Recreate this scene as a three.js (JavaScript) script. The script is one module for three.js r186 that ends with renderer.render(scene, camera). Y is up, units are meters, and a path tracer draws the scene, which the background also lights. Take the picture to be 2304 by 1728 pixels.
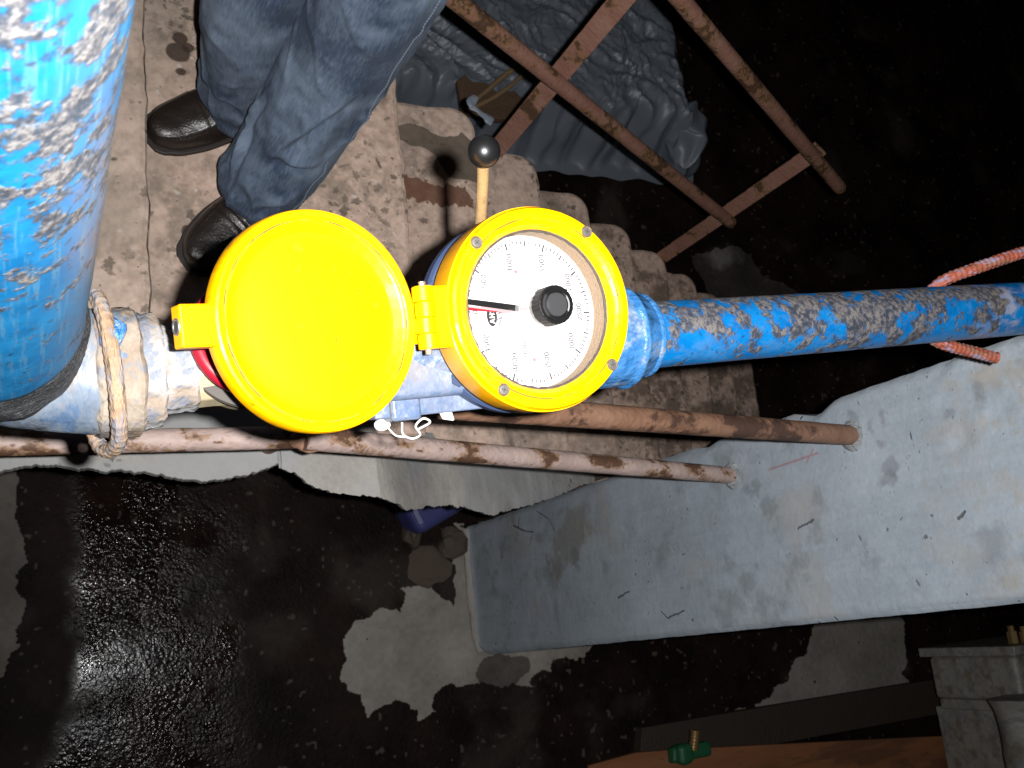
import * as THREE from 'three';
import { mergeGeometries, mergeVertices, toCreasedNormals } from 'three/addons/utils/BufferGeometryUtils.js';
import { RoundedBoxGeometry } from 'three/addons/geometries/RoundedBoxGeometry.js';
import { ImprovedNoise } from 'three/addons/math/ImprovedNoise.js';

// ---------------------------------------------------------------- camera, sky, light, exposure
const scene = new THREE.Scene();
const EYE = 3.57;                                   // metres above the pit floor
const camera = new THREE.PerspectiveCamera(42.17, 4 / 3, 0.05, 80);
camera.position.set(0, EYE, 0);
{ // looking steeply down into the pit, 28 degrees off the plumb line
  const right = new THREE.Vector3(0.9129, 0.3951, 0.1027), up = new THREE.Vector3(0.0004, 0.2508, -0.968), back = new THREE.Vector3(-0.4083, 0.8837, 0.2288);
  camera.quaternion.setFromRotationMatrix(new THREE.Matrix4().makeBasis(right, up, back)).normalize();
}
camera.focus = 1.0; camera.userData.fStop = 20;

const renderer = new THREE.WebGLRenderer({ antialias: true });
renderer.toneMapping = THREE.LinearToneMapping;
renderer.toneMappingExposure = 1;
renderer.shadowMap.enabled = true;

{ // night sky, next to black
  const w = 16, h = 8, d = new Float32Array(w * h * 4);
  for (let i = 0; i < w * h; i++) { d[i * 4] = 0.0010; d[i * 4 + 1] = 0.0010; d[i * 4 + 2] = 0.0012; d[i * 4 + 3] = 1; }
  const t = new THREE.DataTexture(d, w, h, THREE.RGBAFormat, THREE.FloatType);
  t.mapping = THREE.EquirectangularReflectionMapping; t.magFilter = THREE.LinearFilter; t.needsUpdate = true;
  scene.background = t; scene.environment = t;
}
// the only source in the photograph: the flash beside the lens, a small bare tube
const flash = new THREE.SpotLight(0xffffff, 15, 0, 0.92, 1, 2);
flash.position.set(0.045, 3.605, -0.010);
flash.target.position.set(0.045 + 0.4083, 3.605 - 0.8837, -0.010 - 0.2288); scene.add(flash.target);
flash.castShadow = true; flash.shadow.radius = 0.45; flash.shadow.mapSize.set(2048, 2048);
flash.shadow.camera.near = 0.05; flash.shadow.camera.far = 30;
scene.add(flash);

// ---------------------------------------------------------------- helpers
const V = (x, y, z) => new THREE.Vector3(x, y, z);
const vec = (a) => V(a[0], a[1], a[2]);
let seed = 7;
const rnd = () => { seed = (seed * 1664525 + 1013904223) >>> 0; return seed / 4294967296; };
const rr = (a, b) => a + (b - a) * rnd();
const clamp = (x, a = 0, b = 1) => Math.min(b, Math.max(a, x));
const sst = (a, b, x) => { const t = clamp((x - a) / (b - a)); return t * t * (3 - 2 * t); };
const lerp = (a, b, t) => a + (b - a) * t;
const mix3 = (a, b, t) => [lerp(a[0], b[0], t), lerp(a[1], b[1], t), lerp(a[2], b[2], t)];
const I3 = new ImprovedNoise();
const n3 = (x, y, z) => I3.noise(x, y, z);
const TABLE = new Float32Array(65536); { let s = 99; for (let i = 0; i < 65536; i++) { s = (s * 1664525 + 1013904223) >>> 0; TABLE[i] = s / 4294967296; } }
const hash = (x, y, k) => TABLE[(x * 73 + y * 4099 + k * 911 + ((x * y) & 255) * 17) & 65535];
// value noise on a lattice of px by py cells (periodic)
function vn(x, y, px, py, k) {
  const xi = Math.floor(x), yi = Math.floor(y), fx = x - xi, fy = y - yi;
  const x0 = ((xi % px) + px) % px, x1 = (x0 + 1) % px, y0 = ((yi % py) + py) % py, y1 = (y0 + 1) % py;
  const u = fx * fx * (3 - 2 * fx), v = fy * fy * (3 - 2 * fy);
  const a = hash(x0, y0, k), b = hash(x1, y0, k), c = hash(x0, y1, k), d = hash(x1, y1, k);
  return a + (b - a) * u + (c - a) * v + (a - b - c + d) * u * v;
}
// fractal noise over the unit square, first octave with fx by fy cells; about 0..1
function fbm(u, v, fx, fy, oct, k, gain = 0.5) {
  let s = 0, a = 0.5, n = 0;
  for (let i = 0; i < oct; i++) { s += a * vn(u * fx, v * fy, fx, fy, k + i * 7); n += a; a *= gain; fx *= 2; fy *= 2; }
  return s / n;
}
const enc = (l) => { l = clamp(l); return 255 * (l <= 0.0031308 ? l * 12.92 : 1.055 * Math.pow(l, 1 / 2.4) - 0.055); };
function colourMap(w, h, fn) {   // fn(u, v) -> linear rgb
  const d = new Uint8Array(w * h * 4);
  for (let j = 0; j < h; j++) for (let i = 0; i < w; i++) { const c = fn((i + 0.5) / w, (j + 0.5) / h), o = (j * w + i) * 4; d[o] = enc(c[0]); d[o + 1] = enc(c[1]); d[o + 2] = enc(c[2]); d[o + 3] = 255; }
  return finish(new THREE.DataTexture(d, w, h), true);
}
function greyMap(w, h, fn) {     // fn(u, v) -> 0..1
  const d = new Uint8Array(w * h * 4);
  for (let j = 0; j < h; j++) for (let i = 0; i < w; i++) { const c = 255 * clamp(fn((i + 0.5) / w, (j + 0.5) / h)), o = (j * w + i) * 4; d[o] = d[o + 1] = d[o + 2] = c; d[o + 3] = 255; }
  return finish(new THREE.DataTexture(d, w, h), false);
}
function finish(t, srgb) { t.wrapS = t.wrapT = THREE.RepeatWrapping; t.magFilter = THREE.LinearFilter; t.minFilter = THREE.LinearMipmapLinearFilter; t.generateMipmaps = true; t.colorSpace = srgb ? THREE.SRGBColorSpace : THREE.NoColorSpace; t.needsUpdate = true; return t; }
// irregular flecks splatted on a repeating w x h sheet, many small and few large; returns 0..1 per pixel
function flecks(w, h, N, r0, r1, k, zone) {
  const m = new Float32Array(w * h); let s = k * 7919 + 13; const R = () => { s = (s * 1664525 + 1013904223) >>> 0; return s / 4294967296; };
  for (let q = 0; q < N; q++) {
    const cx = R() * w, cy = R() * h, r = r0 + (r1 - r0) * Math.pow(R(), 4), el = 0.5 + R(), an = R() * 6.3, ph = R() * 9, al = 0.45 + 0.55 * R();
    if (zone && R() > zone(cx / w, cy / h)) continue;
    const B = Math.ceil(r * 1.9) + 1, ca = Math.cos(an), sa = Math.sin(an);
    for (let j = -B; j <= B; j++) for (let i = -B; i <= B; i++) { const x = (i * ca + j * sa) / el, y = (-i * sa + j * ca) * el, t = Math.atan2(y, x), lim = r * (1 + 0.22 * Math.sin(2 * t + ph) + 0.20 * Math.sin(5 * t + ph * 3) + 0.16 * Math.sin(9 * t + ph * 2)); const v = al * (1 - sst(lim - 0.7, lim + 0.7, Math.hypot(x, y))); if (v > 0) { const o = ((((Math.round(cy) + j) % h) + h) % h) * w + ((((Math.round(cx) + i) % w) + w) % w); if (v > m[o]) m[o] = v; } }
  }
  return (u, v) => m[Math.min(h - 1, Math.floor(v * h)) * w + Math.min(w - 1, Math.floor(u * w))];
}
const std = (rgb, roughness, extra = {}) => { const m = new THREE.MeshStandardMaterial({ roughness, metalness: 0, ...extra }); if (rgb) m.color.setRGB(...rgb); return m; };
const phy = (rgb, roughness, extra = {}) => { const m = new THREE.MeshPhysicalMaterial({ roughness, metalness: 0, ...extra }); if (rgb) m.color.setRGB(...rgb); return m; };

const used = new Map();
function numbered(name) { const k = used.get(name) || 0; used.set(name, k + 1); return k ? name + '_' + String(k).padStart(3, '0') : name; }
function tag(o, label, category, group, kind) { if (label) o.userData.label = label; if (category) o.userData.category = category; if (group) o.userData.group = group; if (kind) o.userData.kind = kind; return o; }
function thing(name, label, category, pos = [0, 0, 0], group) { const g = new THREE.Group(); g.name = numbered(name); g.position.set(...pos); scene.add(g); g.updateMatrixWorld(true); return tag(g, label, category, group); }
function part(parent, name, geo, mat) { const m = new THREE.Mesh(geo, mat); m.name = name; m.castShadow = m.receiveShadow = true; parent.add(m); return m; }
function wpart(parent, name, geo, mat) {   // geometry given in world coordinates
  scene.updateMatrixWorld(true);
  geo.applyMatrix4(parent.matrixWorld.clone().invert());
  return part(parent, name, geo, mat);
}
function solo(name, geo, mat, label, category, group, kind) { const m = part(scene, numbered(name), geo, mat); return tag(m, label, category, group, kind); }
function merge(list) { return mergeGeometries(list.map((g) => { const q = g.index ? g.toNonIndexed() : g; for (const k of Object.keys(q.attributes)) if (!['position', 'normal', 'uv'].includes(k)) q.deleteAttribute(k); return q; })); }
// uv in metres from the side each face looks at
function metreUV(g0, s = 1) {
  const g = g0.index ? g0.toNonIndexed() : g0; const p = g.attributes.position, uv = new Float32Array(p.count * 2);
  const a = V(), b = V(), c = V(), n = V();
  for (let i = 0; i < p.count; i += 3) {
    a.fromBufferAttribute(p, i); b.fromBufferAttribute(p, i + 1); c.fromBufferAttribute(p, i + 2);
    n.copy(b).sub(a).cross(c.clone().sub(a)); const ax = Math.abs(n.x), ay = Math.abs(n.y), az = Math.abs(n.z);
    [a, b, c].forEach((q, k) => { const o = (i + k) * 2; if (ay >= ax && ay >= az) { uv[o] = q.x * s; uv[o + 1] = q.z * s; } else if (ax >= az) { uv[o] = q.y * s; uv[o + 1] = q.z * s; } else { uv[o] = q.x * s; uv[o + 1] = q.y * s; } });
  }
  g.setAttribute('uv', new THREE.BufferAttribute(uv, 2)); return g;
}
const box = (w, h, d, x, y, z, r = 0.004) => { const g = new RoundedBoxGeometry(w, h, d, 2, Math.min(r, w / 2.1, h / 2.1, d / 2.1)); g.translate(x, y, z); return g; };
// a tube of any radius r(t, angle) along points; u runs 0..1 around, v in units of vlen metres
function sweep(pts, { n = 48, m = 28, r, ref = [0, 1, 0], caps = true, vlen = 1, tension = 0.5, straight = false }) {
  const P = pts.map(vec);
  const curve = straight || P.length === 2 ? (() => { const c = new THREE.CurvePath(); for (let i = 0; i < P.length - 1; i++) c.add(new THREE.LineCurve3(P[i], P[i + 1])); return c; })() : new THREE.CatmullRomCurve3(P, false, 'catmullrom', tension);
  const L = curve.getLength(), pos = [], uv = [], idx = [], R = vec(ref), rf = typeof r === 'number' ? () => r : r;
  const N = V(), B = V(), centre = [];
  for (let i = 0; i <= n; i++) {
    const t = i / n, p = curve.getPointAt(t), T = curve.getTangentAt(t).normalize();
    N.copy(R).addScaledVector(T, -R.dot(T)).normalize(); B.copy(T).cross(N); R.copy(N); centre.push(p);
    for (let j = 0; j <= m; j++) { const a = (j / m) * Math.PI * 2, q = rf(t, (j % m) / m * Math.PI * 2, t * L); pos.push(p.x + (N.x * Math.cos(a) + B.x * Math.sin(a)) * q, p.y + (N.y * Math.cos(a) + B.y * Math.sin(a)) * q, p.z + (N.z * Math.cos(a) + B.z * Math.sin(a)) * q); uv.push(j / m, (t * L) / vlen); }
  }
  for (let i = 0; i < n; i++) for (let j = 0; j < m; j++) { const a = i * (m + 1) + j, b = a + m + 1; idx.push(a, a + 1, b, b, a + 1, b + 1); }
  if (caps) for (const e of [0, n]) { const c = pos.length / 3; pos.push(centre[e].x, centre[e].y, centre[e].z); uv.push(0.5, e ? L / vlen : 0); const s = pos.length / 3; for (let j = 0; j <= m; j++) { const o = (e * (m + 1) + j) * 3; pos.push(pos[o], pos[o + 1], pos[o + 2]); uv.push(j / m, e ? L / vlen : 0); } for (let j = 0; j < m; j++) e ? idx.push(c, s + j, s + j + 1) : idx.push(c, s + j + 1, s + j); }
  const g = new THREE.BufferGeometry(); g.setAttribute('position', new THREE.Float32BufferAttribute(pos, 3)); g.setAttribute('uv', new THREE.Float32BufferAttribute(uv, 2)); g.setIndex(idx); g.computeVertexNormals();
  const nn = g.attributes.normal; for (let i = 0; i <= n; i++) { const a = i * (m + 1), b = a + m; const x = nn.getX(a) + nn.getX(b), y = nn.getY(a) + nn.getY(b), z = nn.getZ(a) + nn.getZ(b), l = Math.hypot(x, y, z) || 1; nn.setXYZ(a, x / l, y / l, z / l); nn.setXYZ(b, x / l, y / l, z / l); }
  return g;
}
// turned profile [[radius, height], ...] about the y axis, hard edges kept
const lathe = (prof, seg = 72, crease = 0.5) => toCreasedNormals(new THREE.LatheGeometry(prof.map((p) => new THREE.Vector2(p[0], p[1])), seg), crease);
// the same profile laid along a line from a towards b; heights are metres from a
function turned(prof, a, b, seg = 64, crease = 0.5, rough = 0, rs = 60) {
  const g = new THREE.LatheGeometry(prof.map((p) => new THREE.Vector2(p[0], p[1])), seg);
  if (rough) { const p = g.attributes.position; for (let i = 0; i < p.count; i++) { const x = p.getX(i), y = p.getY(i), z = p.getZ(i), q = Math.hypot(x, z); if (q < 1e-5) continue; const k = 1 + rough * (n3(x * rs + 3, y * rs, z * rs) + 0.5 * n3(x * rs * 2.3, y * rs * 2.3, z * rs * 2.3)) / q; p.setXYZ(i, x * k, y + rough * 0.6 * n3(x * rs, y * rs + 9, z * rs), z * k); } g.computeVertexNormals(); }
  { const uv = g.attributes.uv, p = g.attributes.position, R = Math.max(...prof.map((q) => q[0])); for (let i = 0; i < uv.count; i++) uv.setXY(i, uv.getX(i) * Math.max(1, Math.round(R * 6.283 / 0.14)), (p.getY(i) + Math.hypot(p.getX(i), p.getZ(i))) / 0.14); }
  const d = vec(b).sub(vec(a)).normalize(); const q = new THREE.Quaternion().setFromUnitVectors(V(0, 1, 0), d);
  const o = toCreasedNormals(g, crease); o.applyQuaternion(q); o.translate(...a); return o;
}
// flat outline [[x, z], ...] given thickness below y; uv in metres of the world
function slab(outline, y, thick, bevel = 0.006, uvs = 1) {
  const s = new THREE.Shape(outline.map((p) => new THREE.Vector2(p[0], -p[1])));
  const g = new THREE.ExtrudeGeometry(s, { depth: thick - 2 * bevel, bevelEnabled: bevel > 0, bevelThickness: bevel, bevelSize: bevel, bevelOffset: -bevel, bevelSegments: 2, curveSegments: 6 });
  g.rotateX(-Math.PI / 2); g.translate(0, y - thick + bevel, 0); return metreUV(g, uvs);
}
const acrossUV = (g, k) => { const uv = g.attributes.uv; for (let i = 0; i < uv.count; i++) uv.setX(i, uv.getX(i) * k); return g; };
function rough3(g, amp, f, off = 0) { const p = g.attributes.position; for (let i = 0; i < p.count; i++) { const x = p.getX(i), y = p.getY(i), z = p.getZ(i); p.setXYZ(i, x + amp * n3(x * f + off, y * f, z * f), y + amp * n3(x * f, y * f + 17 + off, z * f), z + amp * n3(x * f, y * f, z * f + 31 + off)); } g.computeVertexNormals(); return g; }
function stone(r, x, y, z, k, sy = 0.7) { let g = mergeVertices(new THREE.IcosahedronGeometry(r, 2).deleteAttribute('normal').deleteAttribute('uv')); const p = g.attributes.position; for (let i = 0; i < p.count; i++) { const a = p.getX(i) / r, b = p.getY(i) / r, c = p.getZ(i) / r, q = 1 + 0.45 * n3(a * 1.3 + k, b * 1.3, c * 1.3) + 0.18 * n3(a * 4 + k, b * 4, c * 4); p.setXYZ(i, a * r * q, b * r * q * sy, c * r * q); } g = metreUV(toCreasedNormals(g, 0.5)); g.translate(x, y, z); return g; }
// soft-edged blot test: is (x, z) inside a polygon whose edge is broken up by noise
function inPoly(poly, x, y) { let r = false; for (let i = 0, j = poly.length - 1; i < poly.length; j = i++) { const a = poly[i], b = poly[j]; if ((a[1] > y) !== (b[1] > y) && x < ((b[0] - a[0]) * (y - a[1])) / (b[1] - a[1]) + a[0]) r = !r; } return r; }

// ---------------------------------------------------------------- materials
// stair concrete, laid in world x, z over x -1..3.096, z -2.448..-0.4 (and repeating beyond)
const SX0 = -1, SW = 4.096, SZ0 = -2.248, SH = 2.048;
const blots = [[0.206, -1.192, 0.024, 0.021], [0.213, -1.226, 0.014, 0.013], [0.228, -1.207, 0.011, 0.01], [0.212, -1.150, 0.010, 0.008], [0.215, -0.80, 0.010, 0.014], [0.205, -0.765, 0.008, 0.008]];
const wetStep = [[0.70, -1.20], [0.92, -1.19], [0.99, -1.10], [0.93, -1.07], [0.86, -1.075], [0.82, -1.14], [0.76, -1.15], [0.69, -1.16]];
const rustStep = [[0.70, -1.06], [0.75, -1.065], [0.80, -1.05], [0.90, -1.05], [0.92, -1.0], [0.84, -0.985], [0.77, -1.0], [0.72, -1.005]];
const stairZone = (u, v) => 0.12 + 1.8 * sst(0.46, 0.70, fbm(u, v, 18, 9, 5, 12, 0.6));
const stairFleck = flecks(2048, 1024, 26000, 0.55, 4.6, 3, stairZone), stairChip = flecks(2048, 1024, 3500, 0.6, 2.6, 4);
const stairColour = colourMap(2048, 1024, (u, v) => {
  const x = SX0 + u * SW, z = SZ0 + v * SH;
  const big = fbm(u, v, 10, 5, 4, 1), mid = fbm(u, v, 60, 30, 3, 2), fine = fbm(u, v, 256, 128, 3, 3, 0.8);
  let c = mix3([0.370, 0.265, 0.205], [0.565, 0.415, 0.335], clamp(0.5 + (big - 0.5) * 1.1 + (mid - 0.5) * 0.9 + (fine - 0.5) * 1.9));
  const left = 1 - sst(0.0, 0.33, x + (big - 0.5) * 0.5);                      // greener, grittier surface of the upper steps
  c = mix3(c, [0.20 + 0.1 * mid, 0.185 + 0.09 * mid, 0.15 + 0.07 * mid], left * 0.55);
  c = mix3(c, [0.052, 0.042, 0.033], stairFleck(u, v) * 0.8);
  c = mix3(c, [0.13, 0.108, 0.085], sst(0.50, 0.72, fbm(u, v, 44, 22, 6, 14, 0.75)) * 0.55);
  c = mix3(c, [0.62, 0.57, 0.50], stairChip(u, v) * 0.6);
  c = mix3(c, [0.17, 0.143, 0.115], sst(0.56, 0.74, fbm(u, v, 16, 8, 6, 31, 0.62)) * 0.35);
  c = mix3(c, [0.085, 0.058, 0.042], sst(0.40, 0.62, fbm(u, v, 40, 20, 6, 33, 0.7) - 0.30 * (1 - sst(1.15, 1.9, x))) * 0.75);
  const e = (mid - 0.5) * 0.035;
  for (const b of blots) { const q = Math.hypot((x - b[0]) / b[2], (z - b[1]) / b[3]) + (mid - 0.5) * 0.8; c = mix3(c, [0.040, 0.024, 0.016], (1 - sst(0.9, 1.06, q)) * 0.9); }
  if (x > 0.6 && x < 1.1 && z < -0.9) {
    if (inPoly(wetStep, x + e * 1.5, z + e * 1.5)) c = mix3(c, [0.075, 0.058, 0.042], 0.85);
    if (inPoly(rustStep, x + e, z + e + (fine - 0.5) * 0.03)) c = mix3(c, [0.115, 0.038, 0.014], 0.85);
  }
  return c;
});
const stairBump = greyMap(2048, 1024, (u, v) => 0.6 + (fbm(u, v, 60, 30, 5, 2, 0.6) - 0.5) * 0.8 - 0.35 * stairFleck(u, v) + 0.2 * stairChip(u, v));
for (const t of [stairColour, stairBump]) { t.repeat.set(1 / SW, 1 / SH); t.offset.set(-SX0 / SW, -SZ0 / SH); }
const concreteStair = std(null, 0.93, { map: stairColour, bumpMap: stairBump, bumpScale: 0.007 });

// smooth blue-grey cement render of the column and plaster edge; tile 1.2 m
const renderPit = flecks(1024, 1024, 420, 0.6, 5.5, 8, (u, v) => 0.05 + 1.4 * sst(0.5, 0.7, fbm(u, v, 4, 4, 3, 48)));
const renderBump = greyMap(1024, 1024, (u, v) => 0.55 + (fbm(u, v, 40, 4, 4, 42) - 0.5) * 0.3 + (fbm(u, v, 30, 30, 5, 43, 0.62) - 0.5) * 0.5 - 0.4 * renderPit(u, v));
const plasterColour = colourMap(1024, 1024, (u, v) => { const b = fbm(u, v, 6, 6, 6, 245, 0.62), f = fbm(u, v, 160, 160, 3, 244, 0.75); let c = mix3([0.27, 0.25, 0.225], [0.40, 0.375, 0.34], clamp(0.5 + (b - 0.5) * 1.6 + (f - 0.5) * 0.7)); c = mix3(c, [0.30, 0.305, 0.31], sst(0.5, 0.7, fbm(u, v, 5, 5, 4, 246)) * 0.7); return mix3(c, [0.08, 0.07, 0.06], renderPit(u, v) * 0.7); });
for (const t of [plasterColour, renderBump]) t.repeat.set(1 / 1.2, 1 / 1.2);
const CH = 2.56, CZ0 = -0.40, CZW = 0.64;
const segDist = (x, y, a) => { const dx = a[2] - a[0], dy = a[3] - a[1], t = clamp(((x - a[0]) * dx + (y - a[1]) * dy) / (dx * dx + dy * dy)); return Math.hypot(x - a[0] - dx * t, y - a[1] - dy * t); };
const colCracks = [[0.428, -0.311, 0.52, -0.281, 0.0045], [0.52, -0.281, 0.584, -0.272, 0.003], [0.49, -0.332, 0.475, -0.30, 0.003], [0.62, -0.335, 0.70, -0.30, 0.002], [0.70, -0.30, 0.74, -0.25, 0.002], [1.884, -0.122, 1.937, -0.134, 0.003], [1.088, -0.028, 1.153, -0.042, 0.003], [1.327, 0.037, 1.413, 0.024, 0.003], [2.30, -0.09, 2.315, -0.10, 0.004], [1.30, 0.02, 1.325, 0.037, 0.002]];
const colSmudge = [[2.10, -0.305, 0.012, 0.020], [2.14, -0.285, 0.020, 0.026], [2.172, -0.288, 0.014, 0.030], [2.15, -0.25, 0.018, 0.014], [2.167, -0.205, 0.022, 0.020], [2.156, -0.18, 0.026, 0.016], [1.751, -0.228, 0.035, 0.022], [1.80, -0.181, 0.028, 0.03], [2.40, -0.30, 0.016, 0.02], [2.33, -0.27, 0.02, 0.012], [0.86, -0.15, 0.025, 0.045], [0.62, -0.25, 0.06, 0.025]];
const colPit = flecks(2048, 512, 900, 0.6, 3.4, 18, (u, v) => 0.10 + 1.3 * sst(0.5, 0.7, fbm(u, v, 8, 2, 4, 48)) + (u > 0.78 && v < 0.35 ? 0.5 : 0));
const colColour = colourMap(2048, 512, (u, v) => {
  const y = u * CH, z = CZ0 + v * CZW;
  const big = fbm(u, v, 10, 3, 6, 41, 0.6), trowel = fbm(u, v, 14, 42, 5, 42, 0.62), fine = fbm(u, v, 400, 100, 3, 44, 0.75), mid = fbm(u, v, 60, 15, 5, 43, 0.65);
  let c = mix3([0.290, 0.335, 0.380], [0.410, 0.460, 0.515], clamp(0.5 + (big - 0.5) * 1.3 + (trowel - 0.5) * 0.55 + (fine - 0.5) * 0.6 + (mid - 0.5) * 0.4));
  c = mix3(c, [0.370, 0.355, 0.335], sst(0.54, 0.74, fbm(u, v, 12, 4, 5, 45, 0.6)) * 0.55);
  c = mix3(c, [0.215, 0.232, 0.25], sst(0.55, 0.76, fbm(u, v, 26, 7, 6, 46, 0.65)) * 0.6);
  const wob = (mid - 0.5) * 0.03, och = Math.hypot((y - 0.83 - wob * 2) / 0.16, (z + 0.21 + (y - 0.83) * 0.4 + wob) / 0.085); c = mix3(c, [0.21, 0.195, 0.165], (1 - sst(0.75, 1.15, och + (mid - 0.5) * 1.2)) * 0.65);
  c = mix3(c, [0.33, 0.285, 0.225], sst(2.36, 2.52, y + (mid - 0.5) * 0.5 - (z + 0.25) * 0.15) * sst(0.44, 0.60, mid) * 0.45);
  for (const q of colSmudge) { const d = Math.hypot((y - q[0]) / q[2], (z - q[1]) / q[3]) + (mid - 0.5) * 2.6; c = mix3(c, [0.13, 0.135, 0.145], (1 - sst(0.35, 1.1, d)) * 0.42); }
  for (const q of colCracks) { const d = segDist(y + (mid - 0.5) * 0.02, z + (mid - 0.5) * 0.012, q); c = mix3(c, [0.07, 0.075, 0.08], (1 - sst(q[4] * 0.35, q[4], d)) * 0.85); }
  const red = Math.min(segDist(y, z, [1.825, -0.259, 1.985, -0.2645]), segDist(y, z, [1.947, -0.252, 1.973, -0.276])); c = mix3(c, [0.36, 0.13, 0.14], (1 - sst(0.0012, 0.0032, red)) * 0.6);
  return mix3(c, [0.075, 0.078, 0.082], colPit(u, v) * 0.7);
});
const colBump = greyMap(2048, 512, (u, v) => { const y = u * CH, z = CZ0 + v * CZW, mid = fbm(u, v, 60, 15, 5, 43, 0.65); let h = 0.6 + (mid - 0.5) * 0.5 + (fbm(u, v, 14, 42, 4, 42) - 0.5) * 0.25 - 0.4 * colPit(u, v); for (const q of colCracks) h -= 0.5 * (1 - sst(q[4] * 0.35, q[4], segDist(y + (mid - 0.5) * 0.02, z + (mid - 0.5) * 0.012, q))); return h; });
for (const t of [colColour, colBump]) { t.repeat.set(1 / CH, 1 / CZW); t.offset.set(0, -CZ0 / CZW); }
const columnMat = std(null, 0.88, { map: colColour, bumpMap: colBump, bumpScale: 0.004 });
const plasterMat = std(null, 0.92, { map: plasterColour, bumpMap: renderBump, bumpScale: 0.005 });

// pit floor: wet black mud and dry cement patches, over x -1.5..6.5, z -4..2
const FX0 = -1.5, FW = 8, FZ0 = -4, FH = 6;
const dry1 = [[0.888, 0.009], [0.94, -0.048], [1.0, -0.05], [1.03, -0.085], [1.074, -0.082], [1.10, -0.06], [1.127, -0.109], [1.113, -0.142], [1.2, -0.15], [1.257, -0.114], [1.29, -0.06], [1.36, -0.36], [1.95, -0.36], [1.95, 0.10], [1.88, 0.165], [1.72, 0.15], [1.69, 0.2], [1.65, 0.20], [1.622, 0.264], [1.478, 0.246], [1.358, 0.2], [1.30, 0.215], [1.268, 0.229], [1.22, 0.262], [1.22, 0.30], [1.161, 0.296], [1.15, 0.265], [1.016, 0.254], [0.942, 0.264], [0.924, 0.179], [0.89, 0.1]];
const dry2 = [[3.05, 0.10], [3.011, 0.16], [2.96, 0.20], [2.917, 0.254], [2.84, 0.30], [2.801, 0.352], [2.70, 0.39], [2.643, 0.44], [2.45, 0.49], [3.43, 0.5], [3.49, 0.1]];
const dry3 = [[-1.4, -1.2], [-0.164, -1.2], [-0.160, -0.618], [-0.169, -0.517], [-0.14, -0.45], [-0.117, -0.414], [-0.129, -0.302], [-0.147, -0.193], [-0.14, -0.11], [-0.17, -0.006], [-0.21, 0.04], [-1.4, 0.05]];
const dry4 = [[2.60, -1.55], [2.9, -1.60], [3.02, -1.45], [3.25, -1.35], [3.2, -1.2], [2.9, -1.25], [2.7, -1.3]];
function floorDry(u, v) {
  const x = FX0 + u * FW, z = FZ0 + v * FH, w1 = (fbm(u, v, 90, 68, 4, 51) - 0.5) * 0.10, w2 = (fbm(u, v, 90, 68, 4, 52) - 0.5) * 0.10, X = x + w1, Z = z + w2;
  if (inPoly(dry1, X, Z)) return Math.hypot((x - 1.484) / 0.12, (z - 0.185) / 0.07) + w1 * 8 < 0.9 ? 0.35 : 1;
  if (inPoly(dry2, X, Z)) return 0.8;
  if (inPoly(dry3, X, Z)) return 0.55;
  return sst(0.62, 0.8, fbm(u, v, 30, 22, 5, 53)) * (inPoly(dry4, X, Z) ? 0.55 : 0.07) + (inPoly(dry4, X, Z) ? 0.15 : 0);
}
const floorColour = colourMap(2048, 1536, (u, v) => {
  const q = floorDry(u, v), m = fbm(u, v, 60, 45, 4, 54), f = fbm(u, v, 500, 375, 2, 55);
  const wet = mix3([0.006, 0.0033, 0.0026], [0.021, 0.0115, 0.0082], clamp((m - 0.28) * 1.6 + (f - 0.5) * 0.5));
  const dry = mix3([0.20, 0.182, 0.158], [0.34, 0.315, 0.28], clamp(0.5 + (m - 0.5) * 1.4 + (f - 0.5) * 0.5));
  let c = mix3(wet, dry, q);
  c = mix3(c, [0.09, 0.075, 0.06], sst(0.80, 0.84, fbm(u, v, 380, 285, 2, 56)) * 0.7 * (1 - q));
  return c;
});
const floorRough = greyMap(1024, 768, (u, v) => { const q = floorDry(u, v), x = FX0 + u * FW, z = FZ0 + v * FH, wv = (fbm(u, v, 60, 45, 5, 58, 0.65) - 0.5) * 0.5; const film = sst(-0.02, 0.06, x + wv * 0.25 + 0.10 * sst(0.1, 0.4, z)) * (1 - sst(0.30, 0.62, x + wv)); return lerp(lerp(0.62, 0.085 + 0.09 * sst(0.45, 0.75, fbm(u, v, 24, 18, 5, 57, 0.6)), film), 0.95, clamp(q * 2.2)); });
for (const t of [floorColour, floorRough]) { t.repeat.set(1 / FW, 1 / FH); t.offset.set(-FX0 / FW, -FZ0 / FH); }
const gritBump = greyMap(1024, 1024, (u, v) => { const z = sst(0.3, 0.7, fbm(u, v, 7, 7, 3, 63)); return 0.5 + (fbm(u, v, 100, 100, 3, 61, 0.6) - 0.5) * (0.35 + 0.65 * z) + (fbm(u, v, 9, 9, 3, 64) - 0.5) * 0.5; });
gritBump.repeat.set(1 / 0.9, 1 / 0.9);
const floorMat = phy(null, 1, { ior: 1.33, specularIntensity: 0.38, map: floorColour, roughnessMap: floorRough, bumpMap: gritBump, bumpScale: 0.0028 });
const mortarMat = std([0.33, 0.345, 0.355], 0.95, { bumpMap: gritBump, bumpScale: 0.004 });
const mudMat = phy([0.022, 0.015, 0.012], 0.55, { bumpMap: gritBump, bumpScale: 0.004 });

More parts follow.
